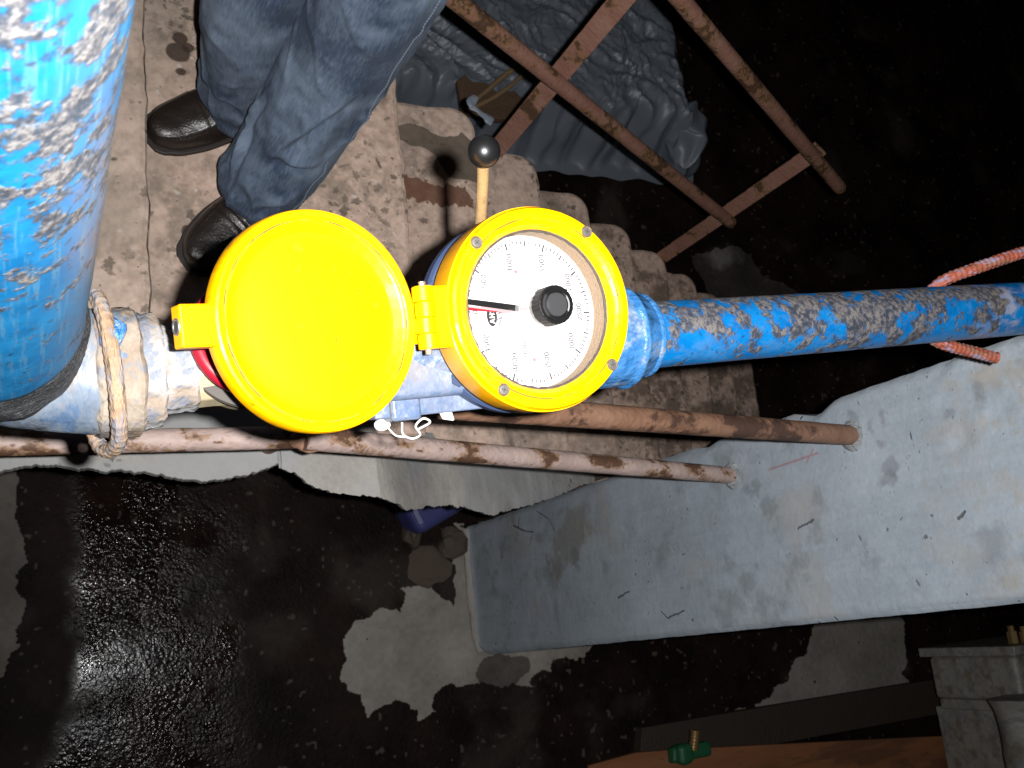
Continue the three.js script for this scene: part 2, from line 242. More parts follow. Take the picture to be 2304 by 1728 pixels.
// flaking blue paint; u runs round the pipe, v along it
function paintMaps(w, h, fu, fv, grimeBias, opt) {
  const grime = (u, v) => fbm(u, v, fu, fv, 6, opt.k, 0.66) + (fbm(u, v, Math.max(2, fu >> 2), Math.max(2, fv >> 2), 2, opt.k + 9) - 0.5) * (opt.zone || 0.30) + grimeBias(u, v);
  const fl = flecks(w, h, 1800, 0.6, 5, opt.k);
  const col = colourMap(w, h, (u, v) => {
    const g = grime(u, v), f = fbm(u, v, fu * 4, fv * 4, 4, opt.k + 1, 0.7), m = fbm(u, v, fu, fv, 5, opt.k + 2, 0.6);
    let c = mix3(opt.blue, opt.blue2, clamp(0.5 + (m - 0.5) * 2.2));
    c = mix3(c, opt.pale, sst(0.53, 0.70, fbm(u, v, fu * (opt.streak || 1), fv >> (opt.streak ? 2 : 1), 5, opt.k + 3, 0.75)) * opt.paleAmt);
    if (opt.dust) c = mix3(c, opt.dust, sst(0.66, 0.76, v + (m - 0.5) * 0.12) * sst(0.35, 0.62, fbm(u, v, fu, fv >> 1, 5, opt.k + 6, 0.6)) * 0.95);
    c = mix3(c, [0.016, 0.018, 0.024], fl(u, v) * 0.7);
    const edge = sst(0.478, 0.495, g) * (1 - sst(0.50, 0.53, g)); c = mix3(c, [0.012, 0.013, 0.016], edge * 0.4);
    const cov = 0.30 * sst(0.40, 0.50, g) + 0.66 * sst(0.492, 0.535, g), d = clamp(0.5 + (f - 0.5) * 3.2);
    const dirt = d > 0.5 ? mix3(opt.dirt, opt.dirt2, (d - 0.5) * 2) : mix3(opt.dark, opt.dirt, d * 2);
    return mix3(c, dirt, cov * 0.95);
  });
  const bump = greyMap(w, h, (u, v) => { const q = sst(0.485, 0.52, grime(u, v)); return 0.4 + 0.12 * q + (fbm(u, v, fu * 4, fv * 4, 4, opt.k + 1, 0.7) - 0.5) * (0.12 + 0.8 * q) - 0.1 * fl(u, v); });
  const rough = greyMap(w, h, (u, v) => (opt.rough0 || 0.38) + 0.45 * sst(0.49, 0.52, grime(u, v)) + 0.25 * (fbm(u, v, fu, fv, 4, opt.k + 2) - 0.5));
  return { map: col, bumpMap: bump, roughnessMap: rough };
}
const paintOpt = { blue: [0.0005, 0.105, 0.33], blue2: [0.001, 0.155, 0.42], pale: [0.09, 0.17, 0.28], paleAmt: 0.3, dirt: [0.075, 0.060, 0.046], dirt2: [0.150, 0.122, 0.094], dark: [0.022, 0.018, 0.015] };
// outlet pipe: grime lies along the upper far side; the end by the column is dusty
const pipePaint = std(null, 1, { ...paintMaps(512, 2048, 12, 40, (u, v) => { const d = Math.abs(((u - 0.94 + 1.5) % 1) - 0.5); return 0.145 - d * 0.80 - sst(0.68, 0.78, v) * 0.3 - (1 - sst(0.02, 0.10, v)) * 0.05; }, { ...paintOpt, dust: [0.27, 0.28, 0.35], k: 71 }), bumpScale: 0.0016 });
const riserPaint = std(null, 1, { ...paintMaps(1024, 1024, 30, 46, (u, v) => -0.19 + 0.165 * sst(0.24, 0.46, v + (fbm(u, v, 5, 5, 3, 90) - 0.5) * 0.3), { ...paintOpt, blue: [0.0002, 0.108, 0.275], blue2: [0.0006, 0.155, 0.36], pale: [0.085, 0.20, 0.29], paleAmt: 0.5, dirt: [0.060, 0.047, 0.039], dirt2: [0.17, 0.145, 0.122], dark: [0.012, 0.010, 0.010], rough0: 0.55, zone: 0.2, streak: 5, k: 81 }), bumpScale: 0.0014 });
// worn and whitewashed blue of the castings: pale, chalky, tan stains
function chalkMaps(k, base, base2, stain, blue, bAmt) {
  const fl = flecks(512, 512, 160, 0.6, 4, k);
  const map = colourMap(512, 512, (u, v) => { const b = fbm(u, v, 5, 5, 6, k, 0.62), m = fbm(u, v, 10, 10, 6, k + 1, 0.62), f = fbm(u, v, 60, 60, 2, k + 2); let c = mix3(base, base2, clamp(0.5 + (b - 0.5) * 1.8 + (f - 0.5) * 0.5)); c = mix3(c, stain, sst(0.50, 0.70, fbm(u, v, 5, 5, 6, k + 3, 0.62)) * 0.85); c = mix3(c, blue, sst(0.52, 0.66, m) * bAmt); return mix3(c, [0.05, 0.043, 0.036], fl(u, v) * 0.7); });
  return { map, bumpMap: greyMap(512, 512, (u, v) => 0.5 + (fbm(u, v, 12, 12, 5, k + 1) - 0.5) * 1.1), bumpScale: 0.003 };
}
const elbowMat = std(null, 0.5, chalkMaps(101, [0.095, 0.125, 0.17], [0.15, 0.17, 0.195], [0.225, 0.15, 0.085], [0.035, 0.085, 0.18], 0.6));
const limeMat = std(null, 0.9, chalkMaps(111, [0.19, 0.185, 0.185], [0.28, 0.27, 0.26], [0.19, 0.14, 0.10], [0.095, 0.12, 0.165], 0.7));
const castMat = std(null, 0.42, chalkMaps(121, [0.10, 0.125, 0.185], [0.16, 0.185, 0.245], [0.17, 0.155, 0.15], [0.04, 0.085, 0.175], 0.55));
const outletMat = std(null, 0.38, chalkMaps(131, [0.03, 0.125, 0.30], [0.05, 0.17, 0.38], [0.20, 0.24, 0.30], [0.012, 0.09, 0.25], 0.6));
const flangeMat = std([0.030, 0.045, 0.095], 0.45);
const creamMat = std([0.30, 0.245, 0.155], 0.42);
const crustMat = std(null, 0.9, chalkMaps(147, [0.165, 0.125, 0.09], [0.235, 0.195, 0.155], [0.15, 0.092, 0.052], [0.09, 0.12, 0.17], 0.5));
const rustBar = std(null, 0.85, chalkMaps(141, [0.19, 0.12, 0.07], [0.27, 0.18, 0.11], [0.20, 0.18, 0.17], [0.09, 0.15, 0.24], 0.4));
const redBar = std(null, 0.7, chalkMaps(151, [0.26, 0.055, 0.028], [0.36, 0.095, 0.05], [0.22, 0.10, 0.06], [0.22, 0.28, 0.42], 0.55));
const tarMat = std([0.016, 0.0165, 0.018], 0.55, { bumpMap: gritBump, bumpScale: 0.004 });
// handrail tube: pinkish primer, brown rust blotches; u round, v along with a 0.9 m tile
function railMaps(k, a, b, rust, rust2, amt) {
  const fl = flecks(256, 1024, 500, 0.6, 4.5, k, (u, v) => 0.2 + fbm(u, v, 2, 12, 3, k + 5));
  const map = colourMap(256, 1024, (u, v) => { const m = fbm(u, v, 3, 24, 5, k, 0.6), f = fbm(u, v, 14, 110, 3, k + 1, 0.65); let c = mix3(a, b, clamp(0.5 + (m - 0.5) * 1.6 + (f - 0.5) * 0.5)); const r = fbm(u, v, 3, 14, 6, k + 2, 0.62); c = mix3(c, rust, sst(0.50, 0.60, r) * amt); c = mix3(c, rust2, sst(0.56, 0.66, r + (f - 0.5) * 0.25) * amt); return mix3(c, [0.10, 0.05, 0.025], fl(u, v) * 0.75); });
  return { map, bumpMap: greyMap(256, 1024, (u, v) => 0.5 + (fbm(u, v, 2, 9, 5, k + 2) - 0.5) * 0.7 + (fbm(u, v, 14, 110, 2, k + 1) - 0.5) * 0.5), bumpScale: 0.0025 };
}
const railPink = std(null, 0.62, railMaps(161, [0.36, 0.265, 0.235], [0.47, 0.35, 0.31], [0.27, 0.155, 0.085], [0.085, 0.040, 0.024], 0.9));
const railBrown = std(null, 0.68, railMaps(171, [0.19, 0.092, 0.053], [0.25, 0.138, 0.087], [0.14, 0.07, 0.042], [0.055, 0.027, 0.018], 0.85));
const railRed = std(null, 0.6, railMaps(181, [0.25, 0.115, 0.085], [0.30, 0.165, 0.12], [0.22, 0.12, 0.05], [0.05, 0.026, 0.018], 0.8));
// enamel and plastics of the meter
const yellow = phy([0.86, 0.385, 0.0], 0.36, { specularIntensity: 0.45, bumpMap: greyMap(256, 256, (u, v) => fbm(u, v, 24, 24, 4, 191)), bumpScale: 0.00012 });
const lidFleck = flecks(1024, 1024, 70, 2.0, 12, 77), lidSpot = flecks(1024, 1024, 30, 3, 22, 78);
const enamelMap = colourMap(1024, 1024, (u, v) => { let c = mix3([0.80, 0.345, 0.0], [0.90, 0.42, 0.0], fbm(u, v, 8, 8, 5, 192, 0.6)); c = mix3(c, [0.10, 0.045, 0.004], lidFleck(u, v) * 0.8); return mix3(c, [0.30, 0.15, 0.01], lidSpot(u, v) * 0.5); });
enamelMap.repeat.set(5, 5);
const wornYellow = phy(null, 0.36, { map: enamelMap, specularIntensity: 0.6 });
const grimeMat = std([0.10, 0.045, 0.008], 0.9);
const beige = std([0.26, 0.175, 0.105], 0.6, { bumpMap: gritBump, bumpScale: 0.002 });
const blackPlastic = phy([0.006, 0.006, 0.0065], 0.33);
const knobPlastic = phy([0.0045, 0.0045, 0.005], 0.5, { specularIntensity: 0.35 });
const steel = std([0.52, 0.50, 0.47], 0.35, { metalness: 0.9 });
const glassMat = phy([1, 1, 1], 0.02, { transmission: 1, thickness: 0, ior: 1.46 });
const clearPlastic = phy([0.98, 0.98, 0.98], 0.12, { transmission: 0.9, thickness: 0, ior: 1.46 });
const redPlastic = phy([0.22, 0.006, 0.016], 0.35);
const whiteWire = std([0.62, 0.60, 0.57], 0.6);
// clothing
const denimColour = colourMap(1024, 1024, (u, v) => { const tw = 0.5 + 0.5 * Math.sin((u * 260 + v * 260) * 6.2832), slub = fbm(u, v, 260, 40, 2, 201), b = fbm(u, v, 5, 5, 4, 202), m = fbm(u, v, 24, 24, 3, 203); const f = clamp(0.42 + (b - 0.5) * 2.1 + (m - 0.5) * 0.6 + (slub - 0.5) * 0.55 + (tw - 0.5) * 0.22); return mix3([0.024, 0.040, 0.075], [0.150, 0.195, 0.262], f); });
const denimBump = greyMap(1024, 1024, (u, v) => 0.5 + 0.25 * Math.sin((u * 260 + v * 260) * 6.2832) + (fbm(u, v, 16, 16, 4, 204) - 0.5) * 0.6);
const denim = phy(null, 0.95, { map: denimColour, bumpMap: denimBump, bumpScale: 0.0018, sheen: 0.35, sheenRoughness: 0.6 }); denim.sheenColor = new THREE.Color(0.25, 0.3, 0.38);
const denimThread = std([0.14, 0.17, 0.21], 0.9);
const leather = phy([0.017, 0.012, 0.0095], 0.36, { bumpMap: greyMap(512, 512, (u, v) => 0.5 + (fbm(u, v, 60, 60, 3, 211) - 0.5) * 0.6 + (fbm(u, v, 6, 6, 3, 212) - 0.5) * 0.9), bumpScale: 0.0012, clearcoat: 0.25, clearcoatRoughness: 0.3 });
const soleMat = std([0.018, 0.012, 0.010], 0.6);
// the rest
const filmMat = phy([0.170, 0.195, 0.230], 0.42);
const boardMat = std([0.12, 0.07, 0.04], 0.9, { bumpMap: gritBump, bumpScale: 0.003 });
const stickMat = std([0.25, 0.16, 0.08], 0.85);
const rubbleMat = std([0.085, 0.062, 0.048], 0.95, { bumpMap: gritBump, bumpScale: 0.004 });
const rustSteel = std(null, 0.75, railMaps(221, [0.20, 0.075, 0.028], [0.25, 0.10, 0.042], [0.15, 0.06, 0.025], [0.10, 0.04, 0.02], 0.6));
const pumpGrey = std(null, 0.5, chalkMaps(231, [0.22, 0.208, 0.183], [0.30, 0.285, 0.25], [0.16, 0.13, 0.10], [0.12, 0.14, 0.15], 0.5));
const darkSteel = std([0.045, 0.037, 0.030], 0.65);
const skidSide = std([0.034, 0.022, 0.015], 0.75, { bumpMap: gritBump, bumpScale: 0.003 });
const brass = std([0.42, 0.27, 0.12], 0.4, { metalness: 0.7 });
const greenPaint = phy([0.012, 0.085, 0.036], 0.5);
const bluePlastic = phy([0.045, 0.05, 0.17], 0.45);

// ---------------------------------------------------------------- setting: ground
{
  const g = new THREE.PlaneGeometry(FW, FH, 1, 1); g.rotateX(-Math.PI / 2); g.translate(FX0 + FW / 2, 0, FZ0 + FH / 2);
  solo('pit_floor', metreUV(g), floorMat, 'wet black muddy floor with dry pale cement patches', null, null, 'structure');
  const o = new THREE.PlaneGeometry(60, 60, 1, 1); o.rotateX(-Math.PI / 2); o.translate(2, -0.004, 0);
  solo('ground', metreUV(o), mudMat, 'dark damp ground beyond the pit floor', null, null, 'structure');
}

// ---------------------------------------------------------------- staircase
const T = 0.2714, RISE = 0.2061, X1 = 0.677, Y1 = 1.67, ZF = -1.27, ZN = -0.385;
{
  const st = thing('concrete_staircase', 'worn concrete staircase descending beside the pipe to the dark floor', 'staircase');
  const wob = (x, z, k) => 0.006 * n3(x * 14 + k, z * 14, k) + 0.003 * n3(x * 50, z * 50, k);
  const tread = (x0, x1, y, zf, corner, k, thick) => {
    const o = [];
    for (let z = ZN; z > zf + corner; z -= 0.02) o.push([x1 + wob(x1, z, k) - 0.012 * clamp(n3(z * 9, k * 3.3, 1) * 2 - 0.7), z]);
    for (let a = 0; a <= 8; a++) { const t = (a / 8) * Math.PI / 2; o.push([x1 - corner + corner * Math.cos(t) + wob(a, k, 3) * 0.7, zf + corner - corner * Math.sin(t)]); }
    for (let x = x1 - corner - 0.03; x > x0; x -= 0.03) o.push([x, zf + wob(x, zf, k + 5)]);
    o.push([x0, zf]); o.push([x0, ZN]);
    return slab(o, y, thick, 0.012);
  };
  part(st, 'step', tread(-0.9, 0.131, Y1 + RISE, -2.4, 0.04, 1, 0.3), concreteStair);
  part(st, 'step', tread(0.10, X1, Y1, -2.4, 0.04, 2, 0.26), concreteStair);
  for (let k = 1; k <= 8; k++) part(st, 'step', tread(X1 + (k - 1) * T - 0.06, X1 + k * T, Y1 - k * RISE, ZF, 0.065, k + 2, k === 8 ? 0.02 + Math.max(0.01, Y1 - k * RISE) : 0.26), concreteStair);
  // thin ragged skirt of cement along the near side: level by the landing, sloping down beside the steps
  const level = [[-0.9, -0.33], [-0.5, -0.33], [-0.105, -0.335], [-0.06, -0.345], [-0.014, -0.342], [0.043, -0.332], [0.09, -0.330], [0.133, -0.325], [0.18, -0.312], [0.225, -0.305], [0.27, -0.307], [0.314, -0.314], [0.345, -0.324], [0.368, -0.332]];
  const fine = (pts, y) => { const r = []; for (let i = 0; i < pts.length - 1; i++) for (let s = 0; s < 12; s++) { const t = s / 12, x = lerp(pts[i][0], pts[i + 1][0], t), z = lerp(pts[i][1], pts[i + 1][1], t); r.push([x, z + 0.006 * n3(x * 40, y, 2) + 0.004 * n3(x * 130, y, 5)]); } r.push(pts[pts.length - 1]); return r; };
  const e1 = fine(level, 1); part(st, 'plaster_edge', slab([...e1, [0.372, -0.44], [-0.9, -0.44]], Y1 + 0.012, 0.026, 0.003), plasterMat);
  const slope = [[0.372, -0.322], [0.40, -0.312], [0.425, -0.288], [0.464, -0.272], [0.54, -0.262], [0.60, -0.250], [0.64, -0.242], [0.68, -0.246], [0.71, -0.255], [0.77, -0.262], [0.824, -0.262], [0.88, -0.252], [0.932, -0.246], [0.98, -0.258], [1.05, -0.272], [1.121, -0.288], [1.18, -0.302], [1.25, -0.322], [1.32, -0.345], [1.398, -0.362]];
  const e2 = fine(slope, 3); const yl = (x) => (x < 0.56 ? Y1 + 0.022 : Y1 + 0.022 - 0.70 * (x - 0.56) - 0.06 * sst(0.56, 0.75, x));
  const pos = [], ids = [], n = e2.length, rows = 9;
  for (let i = 0; i < n; i++) { const [x, z] = e2[i]; for (let j = 0; j <= rows; j++) { const t = j / rows; const zz = lerp(z, -0.43, t); pos.push(x, yl(x) - 0.028 * t * t + 0.006 * n3(x * 16, zz * 16, 2) - (j === 0 ? 0.006 : 0), zz); } }
  const top = n * (rows + 1); for (let i = 0; i < n; i++) { const [x, z] = e2[i]; for (const [zz, d] of [[z - 0.004, 0.028], [-0.43, 0.06]]) pos.push(x, yl(x) - d, zz); }
  for (let i = 0; i < n - 1; i++) { for (let j = 0; j < rows; j++) { const a = i * (rows + 1) + j, b = a + rows + 1; ids.push(a, b, a + 1, b, b + 1, a + 1); } const a = i * (rows + 1), b = a + rows + 1, c = top + i * 2, d = c + 2; ids.push(a, c, b, b, c, d, c, c + 1, d, d, c + 1, d + 1); }
  const g = new THREE.BufferGeometry(); g.setAttribute('position', new THREE.Float32BufferAttribute(pos, 3)); g.setIndex(ids); g.computeVertexNormals();
  part(st, 'plaster_edge', metreUV(toCreasedNormals(g, 0.7)), plasterMat);
}
{ // wall that carries the upper landing, at the left edge of the pit
  const w = new THREE.BoxGeometry(0.5, 1.555, 2.1, 6, 12, 16); w.translate(-0.47, 0.7775, -1.4); 
  solo('pit_wall', metreUV(w), plasterMat, 'rough cement wall under the upper landing at the left edge', 'wall');
}

// ---------------------------------------------------------------- column
{
  const c = thing('concrete_column', 'smooth blue-grey cement column rising from the floor at right', 'column', [1.62, 0, -0.13]);
  const pos = [], ids = [], nv = 120, nz = 44, X0 = 1.4, TOP = 2.53;
  const notch = (y) => 0.020 * Math.exp(-(((y - 1.985) / 0.045) ** 2)) + 0.010 * Math.exp(-(((y - 1.60) / 0.03) ** 2)) + 0.003 * n3(y * 12, 4, 1) + 0.0022 * n3(y * 45, 4, 1);
  for (let i = 0; i <= nv; i++) { const y = (i / nv) * TOP; const z0 = -0.362 + notch(y), z1 = lerp(0.118, 0.056, y / TOP) - 0.035 * Math.exp(-y / 0.03) + 0.002 * n3(y * 15, 8, 2);
    for (let j = 0; j <= nz; j++) { const t = j / nz, z = lerp(z0, z1, t); const rim = 0.012 * (Math.exp(-t / 0.012) + Math.exp(-(1 - t) / 0.012)); pos.push(X0 + rim + 0.0035 * n3(z * 7, y * 5, 3) + 0.0012 * n3(z * 30, y * 9, 6) + (y > 2.3 && z < -0.2 ? 0.012 * Math.max(0, n3(z * 22, y * 22, 4)) : 0) - 0.010 * Math.exp(-y / 0.02), y, z); } }
  for (let i = 0; i < nv; i++) for (let j = 0; j < nz; j++) { const a = i * (nz + 1) + j, b = a + nz + 1; ids.push(a, a + 1, b, b, a + 1, b + 1); }
  const face = new THREE.BufferGeometry(); face.setAttribute('position', new THREE.Float32BufferAttribute(pos, 3)); face.setIndex(ids); face.computeVertexNormals();
  const q = metreUV(face), core = new THREE.BufferGeometry(), cp = [], ci = [];
  for (const [i, y] of [[0, 0], [nv, TOP]]) for (const [x, j] of [[1.85, 0], [1.85, nz]]) cp.push(x, y, pos[(i * (nz + 1) + j) * 3 + 2]);
  const L = []; for (let i = 0; i <= nv; i++) for (const j of [0, nz]) { const o = (i * (nz + 1) + j) * 3; L.push(pos[o], pos[o + 1], pos[o + 2], 1.85, pos[o + 1], pos[o + 2]); }
  for (let i = 0; i < nv; i++) { const a = i * 4, b = a + 4; ci.push(a, b, a + 1, a + 1, b, b + 1, a + 2, a + 3, b + 2, a + 3, b + 3, b + 2); }
  const e = nv * 4; ci.push(e, e + 2, e + 1, e + 1, e + 2, e + 3, 0, 1, 2, 2, 1, 3, 1, e + 1, 3, 3, e + 1, e + 3);
  core.setAttribute('position', new THREE.Float32BufferAttribute(L, 3)); core.setIndex(ci); core.computeVertexNormals();
  const both = merge([q, metreUV(toCreasedNormals(core, 0.4))]);
  wpart(c, 'shaft', both, columnMat);
  // low lip of mortar along the foot
  wpart(c, 'mortar_lip', sweep([[1.392, 0.004, -0.35], [1.386, 0.006, -0.22], [1.388, 0.005, -0.1], [1.389, 0.006, 0.03], [1.405, 0.004, 0.10]], { n: 50, m: 12, r: (t, a, s) => 0.016 + 0.007 * n3(s * 25, a, 3), vlen: 1 }), plasterMat);
  // mortar collars where the handrail bars enter, smears of cement thrown on by hand
  for (const [y, z, k] of [[1.694, -0.268, 1], [2.092, -0.279, 4]]) wpart(c, 'mortar_collar', rough3(turned([[0.0, 0.012], [0.021, 0.011], [0.025, 0.005], [0.034, -0.006]], [1.398, y, z], [0.9, y + 0.1, z], 28, 1.2), 0.005, 70, k), mortarMat);
}

// ---------------------------------------------------------------- near handrail
const tube = (a, b, r, k, n = 40) => sweep([a, b], { n, m: 24, r: (t, an, s) => r + 0.0006 * n3(s * 40 + k, Math.cos(an) * 2, Math.sin(an) * 2), vlen: 0.9 });
{
  const h = thing('stair_handrail', 'rusty pinkish tube handrail along the near side of the stairs', 'handrail', [0.4, 1.67, -0.31]);
  wpart(h, 'level_rail', tube([-0.9, 1.985, -0.322], [0.38, 2.03, -0.312], 0.0180, 1), railPink);
  wpart(h, 'lower_rail', tube([0.335, 2.062, -0.304], [1.408, 1.690, -0.268], 0.0190, 9), railPink);
  wpart(h, 'upper_rail', tube([0.36, 2.405, -0.281], [1.408, 2.089, -0.279], 0.0195, 5), railBrown);
  wpart(h, 'post', tube([0.35, 1.66, -0.372], [0.355, 2.42, -0.298], 0.0185, 14), railBrown);
  const pl = rough3(new THREE.SphereGeometry(0.026, 24, 16).scale(1.5, 0.7, 0.8), 0.010, 45); pl.translate(0.352, 2.045, -0.306); wpart(h, 'weld_lump', metreUV(pl), railBrown);
}
// ---------------------------------------------------------------- far railing
{
  const h = thing('stair_railing', 'dim red-brown steel railing along the far side of the stairs', 'railing', [1.106, 1.258, -1.23]);
  const B = [1.106, 1.250, -1.245], D = [2.035, 0.632, -1.222], sl = (D[1] - B[1]) / (D[0] - B[0]);
  const at = (x, up) => [x, B[1] + (x - B[0]) * sl + up, lerp(B[2], D[2], (x - B[0]) / (D[0] - B[0]))];
  wpart(h, 'middle_rail', tube(at(0.30, 0.403), at(2.045, 0.403), 0.0205, 21, 80), railRed);
  wpart(h, 'top_rail', tube(at(0.30, 0.85), at(2.235, 0.85), 0.0205, 33, 80), railRed);
  for (const [p, k] of [[B, 1], [D, 2]]) {
    const a = box(0.050, 0.885, 0.009, 0, 0, 0, 0.002).rotateY(-0.75).translate(p[0] - 0.012, p[1] + 0.44, p[2] - 0.026);
    wpart(h, 'post', acrossUV(metreUV(a, 1.1), 8), railRed);
  }
  const u = [0.30, Y1, -1.30]; wpart(h, 'post', acrossUV(metreUV(box(0.045, 1.32, 0.045, 0.42, Y1 + 0.65, -1.262 + 0.02, 0.003), 1.1), 8), railRed);
}

// ---------------------------------------------------------------- pipework
const AX = (x) => [x, 2.692 - 0.05 * x, -0.2385 - 0.0972 * (x - 0.05)];   // centre line of the level run
{
  const r = thing('riser_pipe', 'thick flaking blue riser pipe with a chalky elbow at its foot', 'pipe', [-0.047, 2.66, -0.262]);
  const C = [-0.057, -0.262];
  wpart(r, 'pipe', sweep([[C[0], 2.756, C[1]], [C[0] + 0.052, 4.6, C[1]]], { n: 160, m: 96, ref: [0, 0, 1], straight: true, r: (t, a, s) => 0.0700 - 0.006 * Math.exp(-s / 0.006) + 0.0007 * n3(Math.cos(a) * 3, Math.sin(a) * 3, s * 14), vlen: 0.72, caps: true }), riserPaint);
  wpart(r, 'collar_band', rough3(lathe([[0.050, 2.698], [0.066, 2.704], [0.0735, 2.718], [0.0755, 2.735], [0.0740, 2.752], [0.067, 2.758], [0.05, 2.759]], 72, 1).translate(C[0], 0, C[1]), 0.003, 45), tarMat);
  const E = AX(0.045);
  wpart(r, 'elbow', rough3(sweep([[C[0], 2.735, C[1]], [C[0] + 0.004, 2.710, C[1] + 0.002], [C[0] + 0.022, 2.694, C[1] + 0.012], [C[0] + 0.055, 2.690, C[1] + 0.021], [E[0], E[1], E[2]]], { n: 60, m: 56, ref: [0, 0, 1], r: (t) => lerp(0.062, 0.0535, sst(0.1, 0.7, t)), vlen: 0.12 }), 0.0016, 40), elbowMat);
}
{
  const v = thing('gate_valve', 'lime-crusted pipe union and cream valve with red handwheel under the lid', 'valve', AX(0.10));
  const d = AX(1);
  const cyl = (x0, x1, r, rough, mat, name, seg = 72) => { const L = x1 - x0, prof = [[0.001, 0], [r * 0.93, 0], [r, 0.003]]; for (let i = 1; i < 12; i++) prof.push([r, 0.003 + (L - 0.006) * i / 12]); prof.push([r, L - 0.003], [r * 0.93, L], [0.001, L]); return wpart(v, name, turned(prof, AX(x0), d, seg, 0.9, rough, 70), mat); };
  cyl(0.018, 0.056, 0.0545, 0.0034, crustMat, 'flange');
  cyl(0.054, 0.073, 0.0500, 0.0038, limeMat, 'union_nut');
  cyl(0.071, 0.101, 0.0385, 0.0032, limeMat, 'pipe_stub');
  cyl(0.098, 0.150, 0.0355, 0.0008, creamMat, 'valve_body');
  cyl(0.146, 0.200, 0.0315, 0.0006, creamMat, 'valve_body');
  const hx = 0.147, hz = -0.259;
  wpart(v, 'washer', lathe([[0.030, 2.706], [0.0570, 2.706], [0.0580, 2.709], [0.0570, 2.712], [0.030, 2.712]], 64).translate(hx, 0, hz), darkSteel);
  wpart(v, 'bonnet', lathe([[0.001, 2.66], [0.048, 2.66], [0.052, 2.690], [0.049, 2.705], [0.001, 2.707]], 48).translate(hx, 0, hz), creamMat);
  wpart(v, 'stem', lathe([[0.001, 2.705], [0.012, 2.705], [0.012, 2.752], [0.001, 2.752]], 24).translate(hx, 0, hz), steel);
  const w = wpart(v, 'handwheel', merge([new THREE.TorusGeometry(0.0470, 0.0070, 16, 64).rotateX(Math.PI / 2).translate(hx, 2.735, hz), lathe([[0.001, 2.726], [0.045, 2.730], [0.045, 2.736], [0.016, 2.742], [0.001, 2.742]], 48).translate(hx, 0, hz)]), redPlastic);
}
const rebar = (pts, r, k, n = 260, rib = 0.15) => sweep(pts, { n, m: 14, ref: [1, 0.2, 0.1], r: (t, a, s) => r * (1 + rib * Math.pow(0.5 + 0.5 * Math.cos((s / 0.0075) * Math.PI * 2 + 0.5 * Math.sin(a)), 2) + 0.03 * n3(s * 90 + k, Math.cos(a) * 2, Math.sin(a) * 2)), vlen: 0.12 });
{
  const g = rebar([[0.022, 2.732, -0.292], [0.025, 2.742, -0.281], [0.029, 2.7505, -0.262], [0.033, 2.752, -0.236], [0.036, 2.748, -0.210], [0.038, 2.736, -0.188], [0.039, 2.715, -0.175], [0.034, 2.690, -0.171], [0.026, 2.672, -0.178], [0.020, 2.664, -0.196]], 0.0064, 3, 300, 0.06);
  const c = thing('rebar_clamp', 'rusty ribbed steel bar bent over the pipe elbow', 'clamp', [0.03, 2.68, -0.24]);
  wpart(c, 'bar', g, rustBar);
  wpart(c, 'weld_bead', rough3(new THREE.SphereGeometry(0.011, 20, 14).scale(0.9, 0.8, 1.3).translate(0.033, 2.748, -0.256), 0.004, 70), outletMat);
}
{
  const p = thing('outlet_pipe', 'long straight blue pipe with peeling paint running to the right', 'pipe', AX(0.61));
  wpart(p, 'pipe', sweep([AX(0.580), AX(1.75)], { n: 220, m: 72, r: (t, a, s) => 0.0372 + 0.0004 * n3(Math.cos(a) * 3, Math.sin(a) * 3, s * 18), vlen: 0.78 }), pipePaint);
  const s = thing('rebar_saddle', 'red ribbed steel bar bent into a saddle under the blue pipe', 'bracket', [1.11, 2.58, -0.35]);
  wpart(s, 'bar', rebar([[1.210, 2.597, -0.290], [1.170, 2.593, -0.300], [1.130, 2.590, -0.309], [1.105, 2.586, -0.322], [1.092, 2.586, -0.348], [1.094, 2.600, -0.374], [1.108, 2.622, -0.392], [1.150, 2.645, -0.405], [1.243, 2.671, -0.429], [1.40, 2.715, -0.462]], 0.0078, 8, 320), redBar);
}

